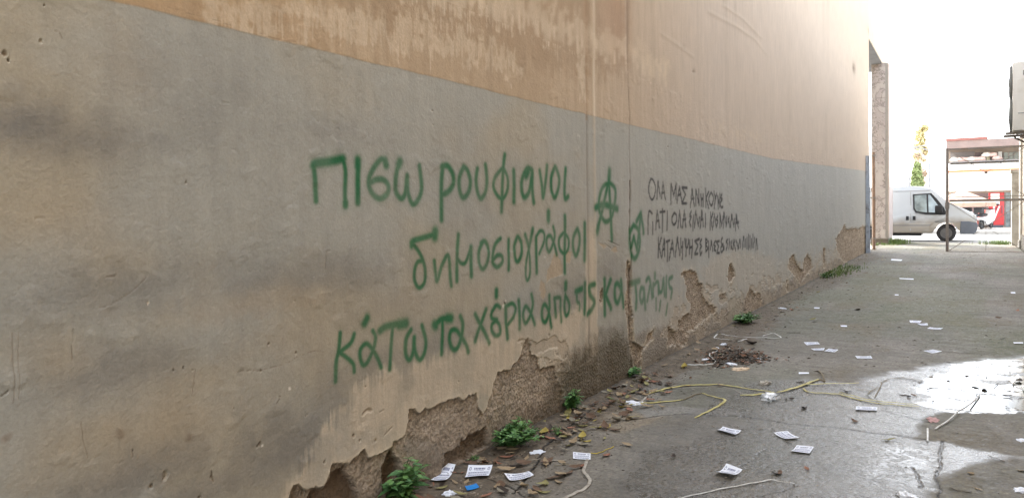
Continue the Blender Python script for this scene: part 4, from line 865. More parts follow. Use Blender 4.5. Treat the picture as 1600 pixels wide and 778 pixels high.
b = MB(); b.box((-1.42, -.26, 1.14), (-1.16, -.03, 1.44), .05); b.bar((-1.3, -.1, 1.16), (-1.25, .05, 1.10), .06); vpart('mirror', b, M_BLK, True)
b = MB(); b.box((-1.42, 1.97, 1.14), (-1.16, 2.2, 1.44), .05); b.bar((-1.3, 2.1, 1.16), (-1.25, 1.9, 1.10), .06); vpart('mirror', b, M_BLK, True)
b = MB(); b.box((-3.3, .2, .22), (-1.9, 1.7, .40), .03); vpart('underbody', b, M_BLK)
for (wx, wy) in ((wf, .13), (wr, .13), (wf, 1.81), (wr, 1.81)):
    b = MB(); b.ring((wx, wy, .335), .24, .098, axis=1, n=28, m=10); b.disc((wx, wy, .335), .25, .16, n=28); w_ = vpart('wheel', b, M_TYRE, True)
    b = MB(); sg = -1 if wy < 1 else 1
    b.ring((wx, wy+sg*.09, .335), .19, .018, axis=1, n=24, m=6); b.disc((wx, wy+sg*.07, .335), .19, .03, n=24); b.disc((wx, wy+sg*.10, .335), .06, .03, n=12)
    for a in range(6): b.disc((wx+.12*cos(a*pi/3), wy+sg*.088, .335+.12*sin(a*pi/3)), .022, .02, n=8)
    o = b.build('rim', M_RIM, w_, smooth=True)

# ================================================================== STREET BEYOND
SHY = 50.0
def sp(px_, py_): return FP(px_, py_, SHY)
SH = empty('shop_building', (sp(1540, 300)[0], SHY, 0), 'low two storey shop across the street with a wide white awning and flat roof', 'shop building')
M_SHW = mat('shop_brown_wall', (150, 138, 126), .9, 0, .15, 1.2, .2, 20); M_SHP = mat('grey_shop_panel', (128, 124, 122), .7, 0, .12, 1.5); M_SHD = mat('brown_louvre', (116, 104, 104), .7, 0, .1, 3)
def sbox(nm, a, b_, y0, y1, m, par=SH, lab=None, bev=0):
    (xa, za), (xb, zb) = sp(*a), sp(*b_); q = MB(); q.box((min(xa, xb), SHY+y0, min(za, zb)), (max(xa, xb), SHY+y1, max(za, zb)), bev)
    o = q.build(nm, m, par, keep_world=(par is SH)); return tag(o, lab)
(xl, zr_) = sp(1482, 226); zf = .131
q = MB(); q.box((xl, SHY+.3, zf), (xl+6.5, SHY+7, zr_-.3)); q.build('wall', M_SHW, SH, keep_world=True)
q = MB(); q.box((xl-.1, SHY-1.0, zr_-.33), (xl+6.7, SHY+7.1, zr_+.12), .02); q.build('flat_roof', mat('roof_slab', (134, 118, 112), .8, 0, .2, 1), SH, keep_world=True)
q = MB(); q.box((xl-.12, SHY-1.05, zr_+.12), (xl+1.9, SHY-.9, zr_+.26)); q.build('gutter', mat('red_brown_gutter', (140, 92, 84), .7, 0, .1, 3), SH, keep_world=True)
pw = [(1485, 1523, M_SHP), (1524, 1532, M_SHD), (1533, 1541, M_SHD), (1542, 1550, M_SHD), (1551, 1559, M_SHP)]
for a, b2_, m_ in pw: sbox('upper_panel', (a, 238), (b2_, 270), .22, .29, m_)
sbox('upper_window', (1568, 238), (1592, 268), .22, .29, mat('greenish_glass', (110, 122, 118), .15, 0, .3, 2, spec=.8))
for k in range(4): sbox('glazing_bar', (1568+k*8, 238), (1569+k*8, 268), .18, .215, M_SHP)
sbox('white_gap', (1560, 237), (1566, 266), .22, .29, mat('white_gap_strip', (230, 230, 226), .7, 0, .03, 3), lab='white strip between the upper panels')  # plain white strip fills the gap between panels
M_AWN = mat('white_awning_canvas', (246, 240, 230), .8, 0, .04, 1.5)
q = MB(); (xa, za), (xb, zb) = sp(1482, 268), sp(1582, 298)
q.prism([(SHY-2.3, zb), (SHY-2.26, zb), (SHY-2.2, zb+(za-zb)*.55), (SHY-.02, za+.35), (SHY+.21, za+.35), (SHY+.21, za+.45), (SHY-.05, za+.45), (SHY-2.3, za-.10)], 0, xl-.05, xl+4.6); aw_ = q.build('awning', M_AWN, SH, keep_world=True)
q = MB(); q.box((xl-.06, SHY-2.315, za-.16), (xl+4.61, SHY-2.302, za-.04)); q.build('orange_trim', mat('orange_trim', (224, 130, 88), .8, 0, .08, 3), SH, keep_world=True)
q = MB(); q.box((xl+4.45, SHY-2.32, zb), (xl+4.61, SHY-2.302, za-.165)); q.build('orange_trim', bpy.data.materials['orange_trim'], SH, keep_world=True)
sbox('shopfront_opening', (1486, 303), (1546, 355), .25, .29, M_SHD, lab='dark shopfront under the awning')
sbox('glass_door', (1572, 301), (1586, 357), .2, .28, M_VGL); sbox('door_frame', (1570, 300), (1572, 357), .16, .28, M_SHP); sbox('door_frame', (1579, 300), (1580, 357), .16, .195, M_SHP)
M_SACK = mat('glare_pale_pink_sack', (206, 180, 170), .85, 0, .2, 6, .5, 12); M_SACK2 = mat('pale_canvas_sack', (222, 216, 204), .85, 0, .15, 6, .5, 12)  # sack colours paled to suggest glare over the street
# goods on the awning ledge: a row of sacks
q = MB(); q.box((xl+.0, SHY-.55, za+.46), (xl+4.5, SHY+.2, za+.52)); q.build('ledge', M_SHP, SH, keep_world=True)
rs = random.Random(3)
sackg = []
for k in range(9):
    bm = bmesh.new(); bmesh.ops.create_icosphere(bm, subdivisions=2, radius=1)
    for v in bm.verts:
        v.co = Vector((v.co.x*.26, v.co.y*.20, v.co.z*.15))*(1+.22*rs.uniform(-1, 1)); v.co.z = max(v.co.z, -.11)
    me = bpy.data.meshes.new('sack'); bm.to_mesh(me); bm.free(); me.polygons.foreach_set('use_smooth', [True]*len(me.polygons))
    o = link_mesh('sack', me, M_SACK if k % 3 else M_SACK2); o.location = (xl+.35+.25*k, SHY-.25, za+.63+(.22 if k in (6, 7) else 0)); o.rotation_euler.z = rs.uniform(-.4, .4)
    tag(o, '%s plump sack in the row above the white awning' % ['first from the left', 'second from the left', 'third from the left', 'fourth from the left', 'fifth, middle', 'fourth from the right', 'raised', 'second raised', 'last, rightmost'][k], 'sack', 'sacks lying in a row above the shop awning')
(xa, za2), (xb, zb2) = sp(1535, 244), sp(1547, 266)
bd = empty('notice_board', ((xa+xb)/2, SHY-.1, za+.52), 'pale yellowish upright board standing behind the sacks above the awning', 'board')
q = MB(); q.box((xa, SHY-.12, za+.52), (xb, SHY-.05, za2)); q.build('panel', mat('yellowed_board', (196, 190, 164), .8, 0, .25, 7), bd, keep_world=True)
q = MB(); q.box((xa-.04, SHY-.13, za2), (xb+.04, SHY-.04, za2+.06)); q.build('top_rail', M_SHP, bd, keep_world=True)
# red drinks cabinet
VMY = 48.6
(xa, za3), (xb, zb3) = FP(1545, 301, VMY), FP(1569, 357, VMY)
VM = empty('drinks_cabinet', ((xa+xb)/2, VMY+.4, .13), 'tall bright red drinks cabinet with white stripes beside the shop door', 'vending machine')
M_RED = mat('bright_red_enamel', (186, 58, 62), .35, 0, .05, 3, spec=.5); M_WHT = mat('white_enamel', (235, 235, 235), .4, 0, .03, 5)
q = MB(); q.box((xa, VMY, .28), (xb, VMY+.75, za3), .03); q.build('cabinet', M_RED, VM, smooth=True, keep_world=True)
q = MB(); q.box((xa+.05, VMY+.03, .131), (xb-.05, VMY+.7, .277)); q.build('base', M_BUMP, VM, keep_world=True)
wv = xb-xa; hv = za3-.28
q = MB(); q.box((xa+.12*wv, VMY-.02, .28+hv*.62), (xb-.3*wv, VMY-.004, .28+hv*.97), .004); q.build('white_panel', M_WHT, VM, keep_world=True)
q = MB(); q.prism([(xa+.22*wv, .28+hv*.1), (xa+.34*wv, .28+hv*.1), (xa+.74*wv, .28+hv*.58), (xa+.64*wv, .28+hv*.58)], 1, VMY-.016, VMY-.003); q.build('diagonal_stripe', M_WHT, VM, keep_world=True)
q = MB(); q.box((xa+.28*wv, VMY-.017, .28+hv*.30), (xa+.40*wv, VMY-.003, .28+hv*.58)); q.build('short_stripe', M_WHT, VM, keep_world=True)
q = MB(); q.bar((xa+.86*wv, VMY-.04, .28+hv*.35), (xa+.86*wv, VMY-.04, .28+hv*.6), .03); q.build('handle', M_BUMP, VM, keep_world=True)
# motorbikes parked on the far pavement
def scooter(px_, Y_, lab, mcol, s=1.0, rz=0):
    x_, _ = FP(px_, 350, Y_)
    R = empty('scooter', (x_, Y_, .13), lab, 'scooter', 'scooters parked in front of the shop', rz)
    for wx in (-.62, .62):
        q = MB(); q.ring((wx, 0, .27), .21, .055, n=22, m=8); w_ = q.build('wheel', M_TYRE, R, smooth=True)
        q = MB(); q.ring((wx, 0, .27), .15, .015, n=18, m=5); q.disc((wx, 0, .27), .05, .12, n=10)
        for a in range(5): q.bar((wx, 0, .27), (wx+.15*cos(a*1.2566), 0, .27+.15*sin(a*1.2566)), .02)
        q.build('rim', M_RIM, w_)
    q = MB(); q.prism([(-.85, .62), (-.25, .66), (-.1, .42), (.28, .36), (.34, .28), (-.25, .22), (-.45, .42), (-.8, .50)], 1, -.14, .14, .03); q.build('body', mcol, R, smooth=True)
    q = MB(); q.prism([(.28, .30), (.36, .32), (.56, .95), (.50, 1.02), (.42, .92)], 1, -.20, .20, .02); q.build('front_shield', mcol, R, smooth=True)
    q = MB(); q.prism([(-.86, .66), (-.2, .70), (-.12, .80), (-.45, .84), (-.84, .80)], 1, -.13, .13, .03); q.build('seat', M_BLK, R, smooth=True)
    q = MB(); q.prism([(.44, .50), (.66, .54), (.84, .40), (.60, .56), (.42, .58)], 1, -.07, .07, 0); q.build('mudguard', mcol, R)
    q = MB(); q.tube([(.50, -.34, 1.08), (.52, -.1, 1.04), (.52, .1, 1.04), (.50, .34, 1.08)], .02, n=6); q.tube([(.62, 0, .27), (.50, 0, 1.02)], .03, n=6); q.build('handlebar', M_BLK, R)
    q = MB(); q.disc((.58, 0, .96), .08, .08, axis=0, n=12); q.build('headlight', M_LAMP, R)
    q = MB(); q.box((-1.12, -.2, .84), (-.76, .2, 1.14), .04); q.build('top_box', M_BLK, R, smooth=True)
    for sy_ in (-.3, .3):
        q = MB(); q.bar((.5, sy_, 1.08), (.48, sy_*1.25, 1.26), .015); q.box((.46, sy_*1.25-.06, 1.24), (.48, sy_*1.25+.06, 1.33)); q.build('mirror', M_BLK, R)
scooter(1541, 46.6, 'white scooter nearest the red drinks cabinet, front wheel to the right', mat('white_scooter_plastic', (225, 226, 228), .35, 0, .04, 4), rz=1.2)
scooter(1527, 47.6, 'red scooter just behind the nose of the van', mat('red_scooter_plastic', (186, 96, 84), .35, 0, .06, 4), rz=1.0)
# brown canvas parasol beside the shop
x_, z_ = FP(1503, 299, 46.5)
PS = empty('canvas_parasol', (x_, 46.5, .13), 'pale brown parasol open in front of the shop, behind the gate post', 'parasol')
q = MB()
ctr = q.bm.verts.new((0, 0, z_-.05)); rim_ = [q.bm.verts.new((1.55*cos(a*pi/4), 1.55*sin(a*pi/4), z_-.75)) for a in range(8)]; rim2 = [q.bm.verts.new((1.55*cos(a*pi/4), 1.55*sin(a*pi/4), z_-.97)) for a in range(8)]
for a in range(8): q.bm.faces.new((ctr, rim_[a], rim_[(a+1) % 8])); q.bm.faces.new((rim_[a], rim2[a], rim2[(a+1) % 8], rim_[(a+1) % 8]))
q.build('canopy', mat('glare_pale_brown_canvas', (164, 140, 124), .9, 0, .2, 3), PS)  # canvas brown paled to suggest glare
q = MB(); q.tube([(0, 0, .0), (0, 0, z_-.06)], .025, n=8); q.build('pole', M_SHP, PS)
q = MB(); q.disc((0, 0, .05), .3, .1, axis=2, n=16); q.build('base', M_BUMP, PS)
# lamp posts, cypress, far tower, bare tree, colours paled to suggest glare
def lamppost(px_, Y_, ytop, lab, arms):
    x_, zt = FP(px_, ytop, Y_)
    R = empty('lamp_post', (x_, Y_, 0), lab, 'lamp post')
    q = MB(); q.tube([(0, 0, 0), (0, 0, 1.2), (0, 0, zt)], [.14, .11, .06], n=10); q.build('pole', M_LP, R, smooth=True)
    for dx in arms:
        q = MB(); q.tube([(0, 0, zt*.93), (dx*.5, 0, zt*.955), (dx, 0, zt*.96)], .04, n=6); q.build('arm', M_LP, R)
        q = MB(); q.box((min(dx, dx*1.5), -.12, zt*.955), (max(dx, dx*1.5), .12, zt*.975), .02); q.build('lamp_head', M_LP, R)
M_LP = mat('lamp_post_grey', (150, 152, 154), .6, .3, .1, 4)
lamppost(1420, 60, 224, 'grey lamp post with a short arm left of the green cypress', (1.2,)); lamppost(1452, 62, 226, 'thin grey lamp post with an arm reaching left above the van roof', (-.9,))
def leafcloud(name, mat_, blobs, size, n, par, seed=1):
    rr = random.Random(seed); vs = []; fs = []
    for _ in range(n):
        c, rx, ry, rz_ = rr.choice(blobs); u1 = Vector((rr.gauss(0, 1), rr.gauss(0, 1), rr.gauss(0, 1))).normalized()*rr.random()**.45
        p = Vector((c[0]+u1.x*rx, c[1]+u1.y*ry, c[2]+u1.z*rz_)); a = Vector((rr.uniform(-1, 1), rr.uniform(-1, 1), rr.uniform(-1, 1))).normalized(); b = a.cross(Vector((rr.uniform(-1, 1), rr.uniform(-1, 1), rr.uniform(-1, 1)))).normalized()
        s = size*rr.uniform(.6, 1.3); i = len(vs); vs += [p-a*s, p+b*s*.45, p+a*s, p-b*s*.45]; fs.append((i, i+1, i+2, i+3))
    me = bpy.data.meshes.new(name); me.from_pydata([tuple(v) for v in vs], [], fs); o = link_mesh(name, me, mat_, par); tag(o, kind='stuff'); return o
M_CYP = mat('cypress_green', (134, 146, 98), .7, 0, .35, 1.2); M_BARK = mat('tree_bark', (120, 106, 92), .85, 0, .2, 6)  # foliage green paled as if washed by glare
x_, zt = FP(1433, 256, 72)
CY = empty('cypress_tree', (x_, 72, 0), 'narrow yellow green cypress showing above the van roof', 'tree')
q = MB(); q.tube([(0, 0, 0), (0, 0, zt*.8)], [.18, .05], n=8); q.build('trunk', M_BARK, CY)
leafcloud('crown', M_CYP, [((0, 0, zt*k), .85*(1-k)**.6+.1, .85*(1-k)**.6+.1, zt*.09) for k in (.15, .25, .35, .45, .55, .65, .75, .85, .93)], .16, 5200, CY, 5)
x_, zt = FP(1438, 198, 95)
TT = empty('tall_thin_tree', (x_, 95, 0), 'very tall thin pale tree far behind the van roof, right of the cypress', 'tree')
M_TT = mat('pale_olive_leaf', (198, 186, 140), .8, 0, .3, .8); M_TT2 = mat('dry_brown_leaf', (168, 148, 128), .8, 0, .3, .8)  # leaf tones paled to suggest haze
q = MB(); q.tube([(0, 0, 0), (.2, 0, zt*.5), (.05, 0, zt*.97)], [.32, .2, .06], n=8); q.build('trunk', mat('pale_trunk', (176, 160, 146), .85, 0, .2, 3), TT)
rt = random.Random(12)
bl = [((rt.uniform(-.35, .45), rt.uniform(-.3, .3), zt*k), rt.uniform(.3, .75), .5, rt.uniform(.35, .8)) for k in np.linspace(.38, .98, 13)]
leafcloud('crown', M_TT, bl[4:], .17, 2200, TT, 7); leafcloud('crown', M_TT2, bl[:8], .17, 1700, TT, 8)
x_, _ = FP(1594, 60, 70); xs_, _ = FP(1566, 60, 70)
FB = empty('far_apartment_block', (x_+4, 75, 0), 'white far apartment block glimpsed past the right building, grey balcony slabs sticking out', 'building')
M_FB = mat('white_render_far', (240, 240, 238), .8, 0, .03, .5); M_FBS = mat('grey_balcony_slab', (196, 202, 210), .8, 0, .05, .5)  # facade whitened as if washed out by glare
q = MB(); q.box((x_, 70, 0), (x_+12, 82, 24)); q.build('wall', M_FB, FB, keep_world=True)
for ya1, ya2, xe in ((43.5, 47, xs_), (61, 67, xs_), (123, 126, xs_+.2), (138, 143, xs_+.3), (182, 186, xs_+.2)):
    z1_, z2_ = FP(1580, ya2, 70)[1], FP(1580, ya1, 70)[1]; q = MB(); q.box((xe, 70.2, z1_), (x_-.002, 74, z2_)); q.build('balcony_slab', M_FBS, FB, keep_world=True)
def bare_tree(px_, Y_, ytop, lab, seed):
    rr = random.Random(seed); x_, zt = FP(px_, ytop, Y_); R = empty('bare_tree', (x_, Y_, 0), lab, 'tree')
    q = MB(); q.tube([(0, 0, 0), (.1, 0, zt*.35), (0, .1, zt*.55)], [.22, .15, .09], n=7); q.build('trunk', M_PALEB, R)
    q = MB()
    def br(p, d, L, r, k):
        if k == 0 or L < .25: return
        e = p+d*L; m_ = p+d*L*.5+Vector((rr.uniform(-.1, .1),)*3)*L; q.tube([p, m_, e], [r, r*.8, r*.6], n=4, cap=False)
        for _ in range(3):
            nd = (d+Vector((rr.uniform(-.8, .8), rr.uniform(-.8, .8), rr.uniform(-.1, .7)))*.8).normalized(); br(e, nd, L*rr.uniform(.6, .8), r*.6, k-1)
    for _ in range(4): br(Vector((0, .05, zt*rr.uniform(.35, .55))), Vector((rr.uniform(-.8, .8), rr.uniform(-.6, .6), .8)).normalized(), zt*.16, .06, 5)
    q.build('crown', M_PALEB, R)
M_PALEB = mat('pale_bark', (196, 188, 178), .85, 0, .15, 5)
bare_tree(1403, 75, 236, 'pale leafless street tree between the marble pillar and the lamp post', 4)
bare_tree(1416, 88, 228, 'second pale leafless tree further back beside the lamp post', 9)

# ================================================================== LITTER: leaflets, straps, cables
def gpt(x_, y_, dz=0.0):
    a, b_ = GP(x_, y_); return Vector((a, b_, float(gz(a, b_))+dz))
def sheet4(name, c, mat_, lab, cat, group=None, curl=.012, seed=0, lines=True, lift=.004, ink=M_INK, text=None):
    """thin paper sheet lying on the ground through four traced corners (order: around)"""
    rr = random.Random(seed); P = [gpt(*q) for q in c]; ctr = sum(P, Vector())/4
    R = empty(name, ctr, lab, cat, group)
    ph = rr.uniform(0, 6); ax = rr.random(); dirv = rr.choice([0, 1])
    def f(u, v, dz=0):
        p = (P[0]*(1-u)+P[1]*u)*(1-v)+(P[3]*(1-u)+P[2]*u)*v
        t = u if dirv else v
        zc = curl*(abs(2*t-1)**2*(.4+.6*ax)+.35*sin(3.1*u+ph)*sin(2.7*v+ph*2)+.3)
        return Vector((p.x, p.y, p.z+lift+max(zc, 0)+dz))-ctr
    b = MB(); nu, nv = 10, 6; T = [[b.bm.verts.new(f(i/nu, j/nv, .0007)) for i in range(nu+1)] for j in range(nv+1)]; Bq = [[b.bm.verts.new(f(i/nu, j/nv)) for i in range(nu+1)] for j in range(nv+1)]
    for j in range(nv):
        for i in range(nu):
            b.bm.faces.new((T[j][i], T[j][i+1], T[j+1][i+1], T[j+1][i])); b.bm.faces.new((Bq[j+1][i], Bq[j+1][i+1], Bq[j][i+1], Bq[j][i]))
    for i in range(nu):
        b.bm.faces.new((T[0][i+1], T[0][i], Bq[0][i], Bq[0][i+1])); b.bm.faces.new((T[nv][i], T[nv][i+1], Bq[nv][i+1], Bq[nv][i]))
    for j in range(nv):
        b.bm.faces.new((T[j][0], T[j+1][0], Bq[j+1][0], Bq[j][0])); b.bm.faces.new((T[j+1][nu], T[j][nu], Bq[j][nu], Bq[j+1][nu]))
    b.build('paper', mat_, R, smooth=True)
    if lines:
        b = MB()
        def bar(u0, u1, v0, v1):
            n = max(1, int((u1-u0)*10)); pr_ = None
            for i in range(n+1):
                u_ = u0+(u1-u0)*i/n; q_ = (b.bm.verts.new(f(u_, v0, .0012)), b.bm.verts.new(f(u_, v1, .0012)))
                if pr_: b.bm.faces.new((pr_[0], q_[0], q_[1], pr_[1]))
                pr_ = q_
        def row(u0, u1, v0, v1, wl=.05):
            u_ = u0
            while u_ < u1: w = rr.uniform(.5, 1.6)*wl; bar(u_, min(u_+w, u1), v0, v1); u_ += w+.014
        def disc_(uc, vc, ru, rv):
            o_ = [(uc+ru*cos(a*pi/5), vc+rv*sin(a*pi/5)) for a in range(10)]; i_ = [(uc+ru*.62*cos(a*pi/5), vc+rv*.62*sin(a*pi/5)) for a in range(10)]
            O = [b.bm.verts.new(f(*q, .0012)) for q in o_]; I = [b.bm.verts.new(f(*q, .0012)) for q in i_]
            for a in range(10): b.bm.faces.new((O[a], O[(a+1) % 10], I[(a+1) % 10], I[a]))
            bar(uc-ru*.35, uc+ru*.35, vc-rv*.12, vc+rv*.12)
        disc_(.12, .24, .055, .12); disc_(.88, .24, .055, .12)
        row(.27, .73, .17, .30, .07); row(.30, .70, .36, .41, .03); row(.08, .92, .50, .60, .05); row(.06, .94, .67, .72, .03); row(.10, .90, .79, .90, .06)
        b.build('print', ink, R)
    return R
G_LF = 'white printed leaflets scattered over the alley ground'
LF = [
 ([(691,733),(712,731),(697,758),(673,755)], 'white printed leaflet propped against the weeds, leftmost of the leaflets', .02),
 ([(732,730.6),(769.7,729.5),(763.5,747.4),(726.4,749.2)], 'white printed leaflet with logos in both upper corners, just above the blue card', .010),
 ([(788,743.5),(826,739.8),(834,747),(796.5,753.4)], 'white leaflet with folded edge lying right of the blue card', .012),
 ([(895.4,707.3),(922.8,709.4),(922.8,719.5),(895.4,717.5)], 'small white printed label under the end of the dirty twisted tape', .003),
 ([(1129.6,669),(1158.4,676),(1147.6,681.5),(1118.8,674.3)], 'white leaflet lying alone on the concrete below the yellow strap with the sharp bend', .010),
 ([(1231,676.4),(1249.6,685.6),(1229,688),(1208.8,679)], 'white printed leaflet on the wet ground, upper one of the pair right of centre', .008),
 ([(1245,696.8),(1271.8,700.3),(1264.7,710),(1236,706.5)], 'white printed leaflet on the wet ground, lower one of the pair right of centre', .008),
 ([(1135,731.4),(1160.3,739.7),(1143,749),(1116,741.5)], 'crinkled white printed leaflet just above the long thin white strip', .018),
 ([(1337.7,636.5),(1371,637.8),(1370,642.8),(1337,642)], 'narrow looking white leaflet below the longest yellow strap on the wet ground', .006)]
for i, (c_, l_, cu) in enumerate(LF): sheet4('leaflet', c_, M_PAPER, l_, 'leaflet', G_LF, cu, i+1)
LF2 = [
 ([(1255.9,535.3),(1277.8,535.3),(1281.6,538.5),(1261,540)], 'white leaflet just above the overlapping pair, middle distance'),
 ([(1266.8,545.3),(1288.7,544.3),(1287,548),(1272,548)], 'left leaflet of the overlapping pair in the middle distance'),
 ([(1287.4,549.4),(1295,545.3),(1310,547),(1303.5,551)], 'right leaflet of the overlapping pair, with printed lines'),
 ([(1336.2,556.9),(1360.6,557),(1363.2,561),(1339.4,561)], 'white leaflet lying straight, right of the overlapping pair'),
 ([(1421,501.3),(1440,502),(1437,505),(1422.6,504.8)], 'farthest leaflet of the stepped row of three'),
 ([(1433,506),(1448.8,505.5),(1450,508.6),(1439,508.6)], 'middle leaflet of the stepped row of three'),
 ([(1453,511.6),(1473.8,513),(1469.4,515.3),(1448.8,513.7)], 'nearest and largest leaflet of the stepped row of three'),
 ([(1457.7,546.7),(1471.9,549.7),(1456.3,552.6),(1442.6,549)], 'diamond shaped white leaflet lying just beyond the large puddle'),
 ([(1583,535),(1598.6,535.3),(1598.6,537.2),(1585,537.2)], 'white scrap of paper at the right edge beyond the large puddle'),
 ([(1248,582.5),(1264,582.5),(1264,585),(1248,585)], 'thin white paper sliver beyond the crossing yellow straps'),
 ([(1313,509.5),(1323,509.5),(1324,511.5),(1315,511.5)], 'tiny white scrap alone on the dry ground, far left of the stepped row'),
 ([(1272,480.5),(1281,481),(1280,482.3),(1272,482.2)], 'tiny white scrap near the wall beyond the flat weed'),
 ([(1405,434.5),(1427,435.5),(1428,437),(1406,436)], 'long thin white scrap far down the alley before the gate'),
 ([(1398,460.5),(1404,460.5),(1404,461.8),(1398,461.8)], 'speck of white paper in the middle of the far ground'),
 ([(1579,457),(1586,457),(1587,459),(1580,459)], 'small white scrap at the right edge of the far ground'),
 ([(1393,405),(1410,406),(1408,408),(1392,407)], 'pale scrap near the foot of the steel channel')]
for i, (c_, l_) in enumerate(LF2): sheet4('leaflet', c_, M_PAPER, l_, 'leaflet' if i < 8 else 'paper scrap', G_LF if i < 8 else 'small paper scraps on the ground', .004, 30+i, lines=(i < 8), lift=.003)
R = sheet4('business_card', [(726.4,761),(744,757),(749,763),(730,768)], M_BLUECARD, 'small bright blue card with a yellow end among dead leaves', 'card', None, .004, 60, lines=False)
def crumple(name, cx, cy, r, mat_, lab, cat, seed, flat=.35, group=None, sx=1.4, spike=.5):
    rr = random.Random(seed); bm = bmesh.new(); bmesh.ops.create_icosphere(bm, subdivisions=3, radius=1); p = gpt(cx, cy)
    for v in bm.verts:
        n_ = .75+spike*.5*math.sin(v.co.x*7+seed)*math.sin(v.co.y*6+seed*2)+spike*rr.uniform(-.22, .22)
        v.co = Vector((v.co.x*sx*n_, v.co.y*n_, max(v.co.z*flat*n_, -flat*.25)))*r
    me = bpy.data.meshes.new(name); bm.to_mesh(me); bm.free(); o = link_mesh(name, me, mat_); o.location = p+Vector((0, 0, r*flat*.2)); o.rotation_euler.z = rr.uniform(0, 6)
    return tag(o, lab, cat, group)
crumple('crumpled_paper', 839, 707, .045, M_PAPER, 'crumpled white scrap of paper among leaves right of the bushy weed', 'paper scrap', 3, .18)
crumple('paper_cup_lid', 1009, 594.5, .035, M_WHITEPL, 'small oval white plastic lid on the ground near the small weed', 'lid', 5, .25, spike=.1)
crumple('crumpled_paper', 992, 630, .075, M_PAPER, 'flattened white paper wad crossed by the yellow strap end', 'paper scrap', 8, .14)
crumple('crumpled_film', 1204, 623, .085, M_CLEAR, 'crumpled clear plastic film below the crossing of the yellow straps', 'plastic film', 11, .5)
crumple('crumpled_film', 1196, 600, .05, M_GREYTAPE, 'twisted grey plastic rag above the crossing of the yellow straps', 'plastic film', 12, .6)
crumple('plastic_bag', 1416, 776, .05, M_CLEAR, 'clear crumpled plastic at the bottom edge of the picture', 'plastic film', 14, .4)
crumple('pink_rag', 1458, 656, .045, mat('pink_rag_cloth', (186, 150, 146), .8, 0, .15, 30), 'small pink rag on the damp patch right of the long crack', 'rag', 15, .25, sx=2)
crumple('crumpled_paper', 1222, 482, .06, M_PAPER, 'white crumpled scrap beside the wall beyond the flat weed', 'paper scrap', 17, .2)
crumple('crumpled_paper', 1597, 766, .04, M_PAPER, 'white scrap cut by the bottom right picture edge', 'paper scrap', 18, .3)
crumple('crumpled_paper', 1157, 577, .07, mat('cream_card_scrap', (206, 186, 160), .8, 0, .1, 20), 'cream torn cardboard scrap at the front of the dark debris heap', 'cardboard scrap', 19, .25, sx=1.8)
crumple('crumpled_paper', 1597, 688, .035, M_PAPER, 'pale scrap at the right edge above the dry patch', 'paper scrap', 20, .3)
crumple('crumpled_paper', 703, 772, .035, M_PAPER, 'torn white scrap under leaves at the bottom edge left of the blue card', 'paper scrap', 21, .5)
for i, (a, b_, r_) in enumerate([(1103,562,.035),(1131,538,.04),(1120,544,.03),(1140,569,.04),(1147,570,.035),(1185,561,.03),(1343,405,.06),(1350,398,.05),(1380,406,.05),(1336,414,.05)]):
    crumple('plaster_crumb', a, b_, r_, M_PAPER if i < 6 else M_STONEBIT, 'small white crumb in the dark debris heap by the wall' if i < 6 else 'pale plaster lump fallen at the far foot of the wall', 'crumb', 40+i, .4, 'white crumbs in the debris heap' if i < 6 else 'plaster lumps at the far foot of the wall')
def strap(name, pts, w, mat_, lab, cat, group=None, dz=.006, tube=False, flat=.35, hump=0, taper=False):
    C_ = catmull(pts, 4) if len(pts) > 2 else [tuple(np.array(pts[0])*(1-t)+np.array(pts[1])*t) for t in np.linspace(0, 1, 8)]
    n = len(C_); P = [gpt(a, b_, dz+hump*sin(pi*i/(n-1))+.002*sin(i*1.7)) for i, (a, b_) in enumerate(C_)]; o0 = P[0].copy(); Q = [p-o0 for p in P]
    b = MB(); w = w*(1.15 if name == 'strap' else 1.0); rp = [(.55+.45*min(1, 3*min(i, n-1-i)/(n-1)) if taper else 1) for i in range(n)]
    if tube: b.tube(Q, [w/2*k for k in rp], n=7, flat=flat)
    else: b.ribbon(Q, w, ramp=rp)
    o = b.build(name, mat_, None, smooth=tube); o.location = o0; return tag(o, lab, cat, group)
GST = 'long yellow straps trailing over the ground'
strap('tape', [(917.7,719.5),(911.6,735.8),(916,743),(921.8,752),(914.7,764.2),(900,771),(884,779),(870,784)], .022, M_GREYTAPE, 'dirty white twisted tape running from the small label to the bottom edge', 'tape', tube=True, flat=.5)
strap('cord', [(922,709.4),(935,709),(947,704),(959,699)], .005, M_CORD, 'short thin yellow cord leaving the small label', 'cord', tube=True, flat=1)
strap('plastic_strip', [(1060,780),(1071,777.5),(1126,765),(1170,757),(1204,751),(1211,752),(1241.6,757)], .010, M_WHITEPL, 'long thin white strip bent near its right end, bottom of the picture', 'strip', tube=True, flat=.5, taper=True)
strap('cable', [(1461.7,670.7),(1486.4,657.3),(1496.7,648),(1515,635.7),(1530.7,618)], .012, M_WHITEPL, 'white cable crossing from the damp patch into the large puddle', 'cable', tube=True, flat=.9, hump=.02)
strap('plastic_strip', [(1449.4,670),(1449.4,689.5)], .013, M_WHITEPL, 'short straight white strip beside the end of the white cable', 'strip', tube=True, flat=.6)
strap('strap', [(985,633),(1000,631),(1032,629),(1066.6,625.7)], .022, M_STRAP, 'short pale yellow strap whose end lies on the white paper wad', 'strap', GST, taper=True)
strap('dry_stem', [(1064,626),(1072,624),(1085,618),(1097,615)], .010, M_DRYSTEM, 'brown dry stem joining two yellow strap pieces', 'stem', tube=True, flat=.7)
strap('strap', [(1097,615),(1112,620),(1129,624),(1133,627),(1126,633),(1112,641),(1093.6,650),(1086,654)], .018, M_STRAP, 'yellow strap bent sharply back on itself toward the crack', 'strap', GST, taper=True)
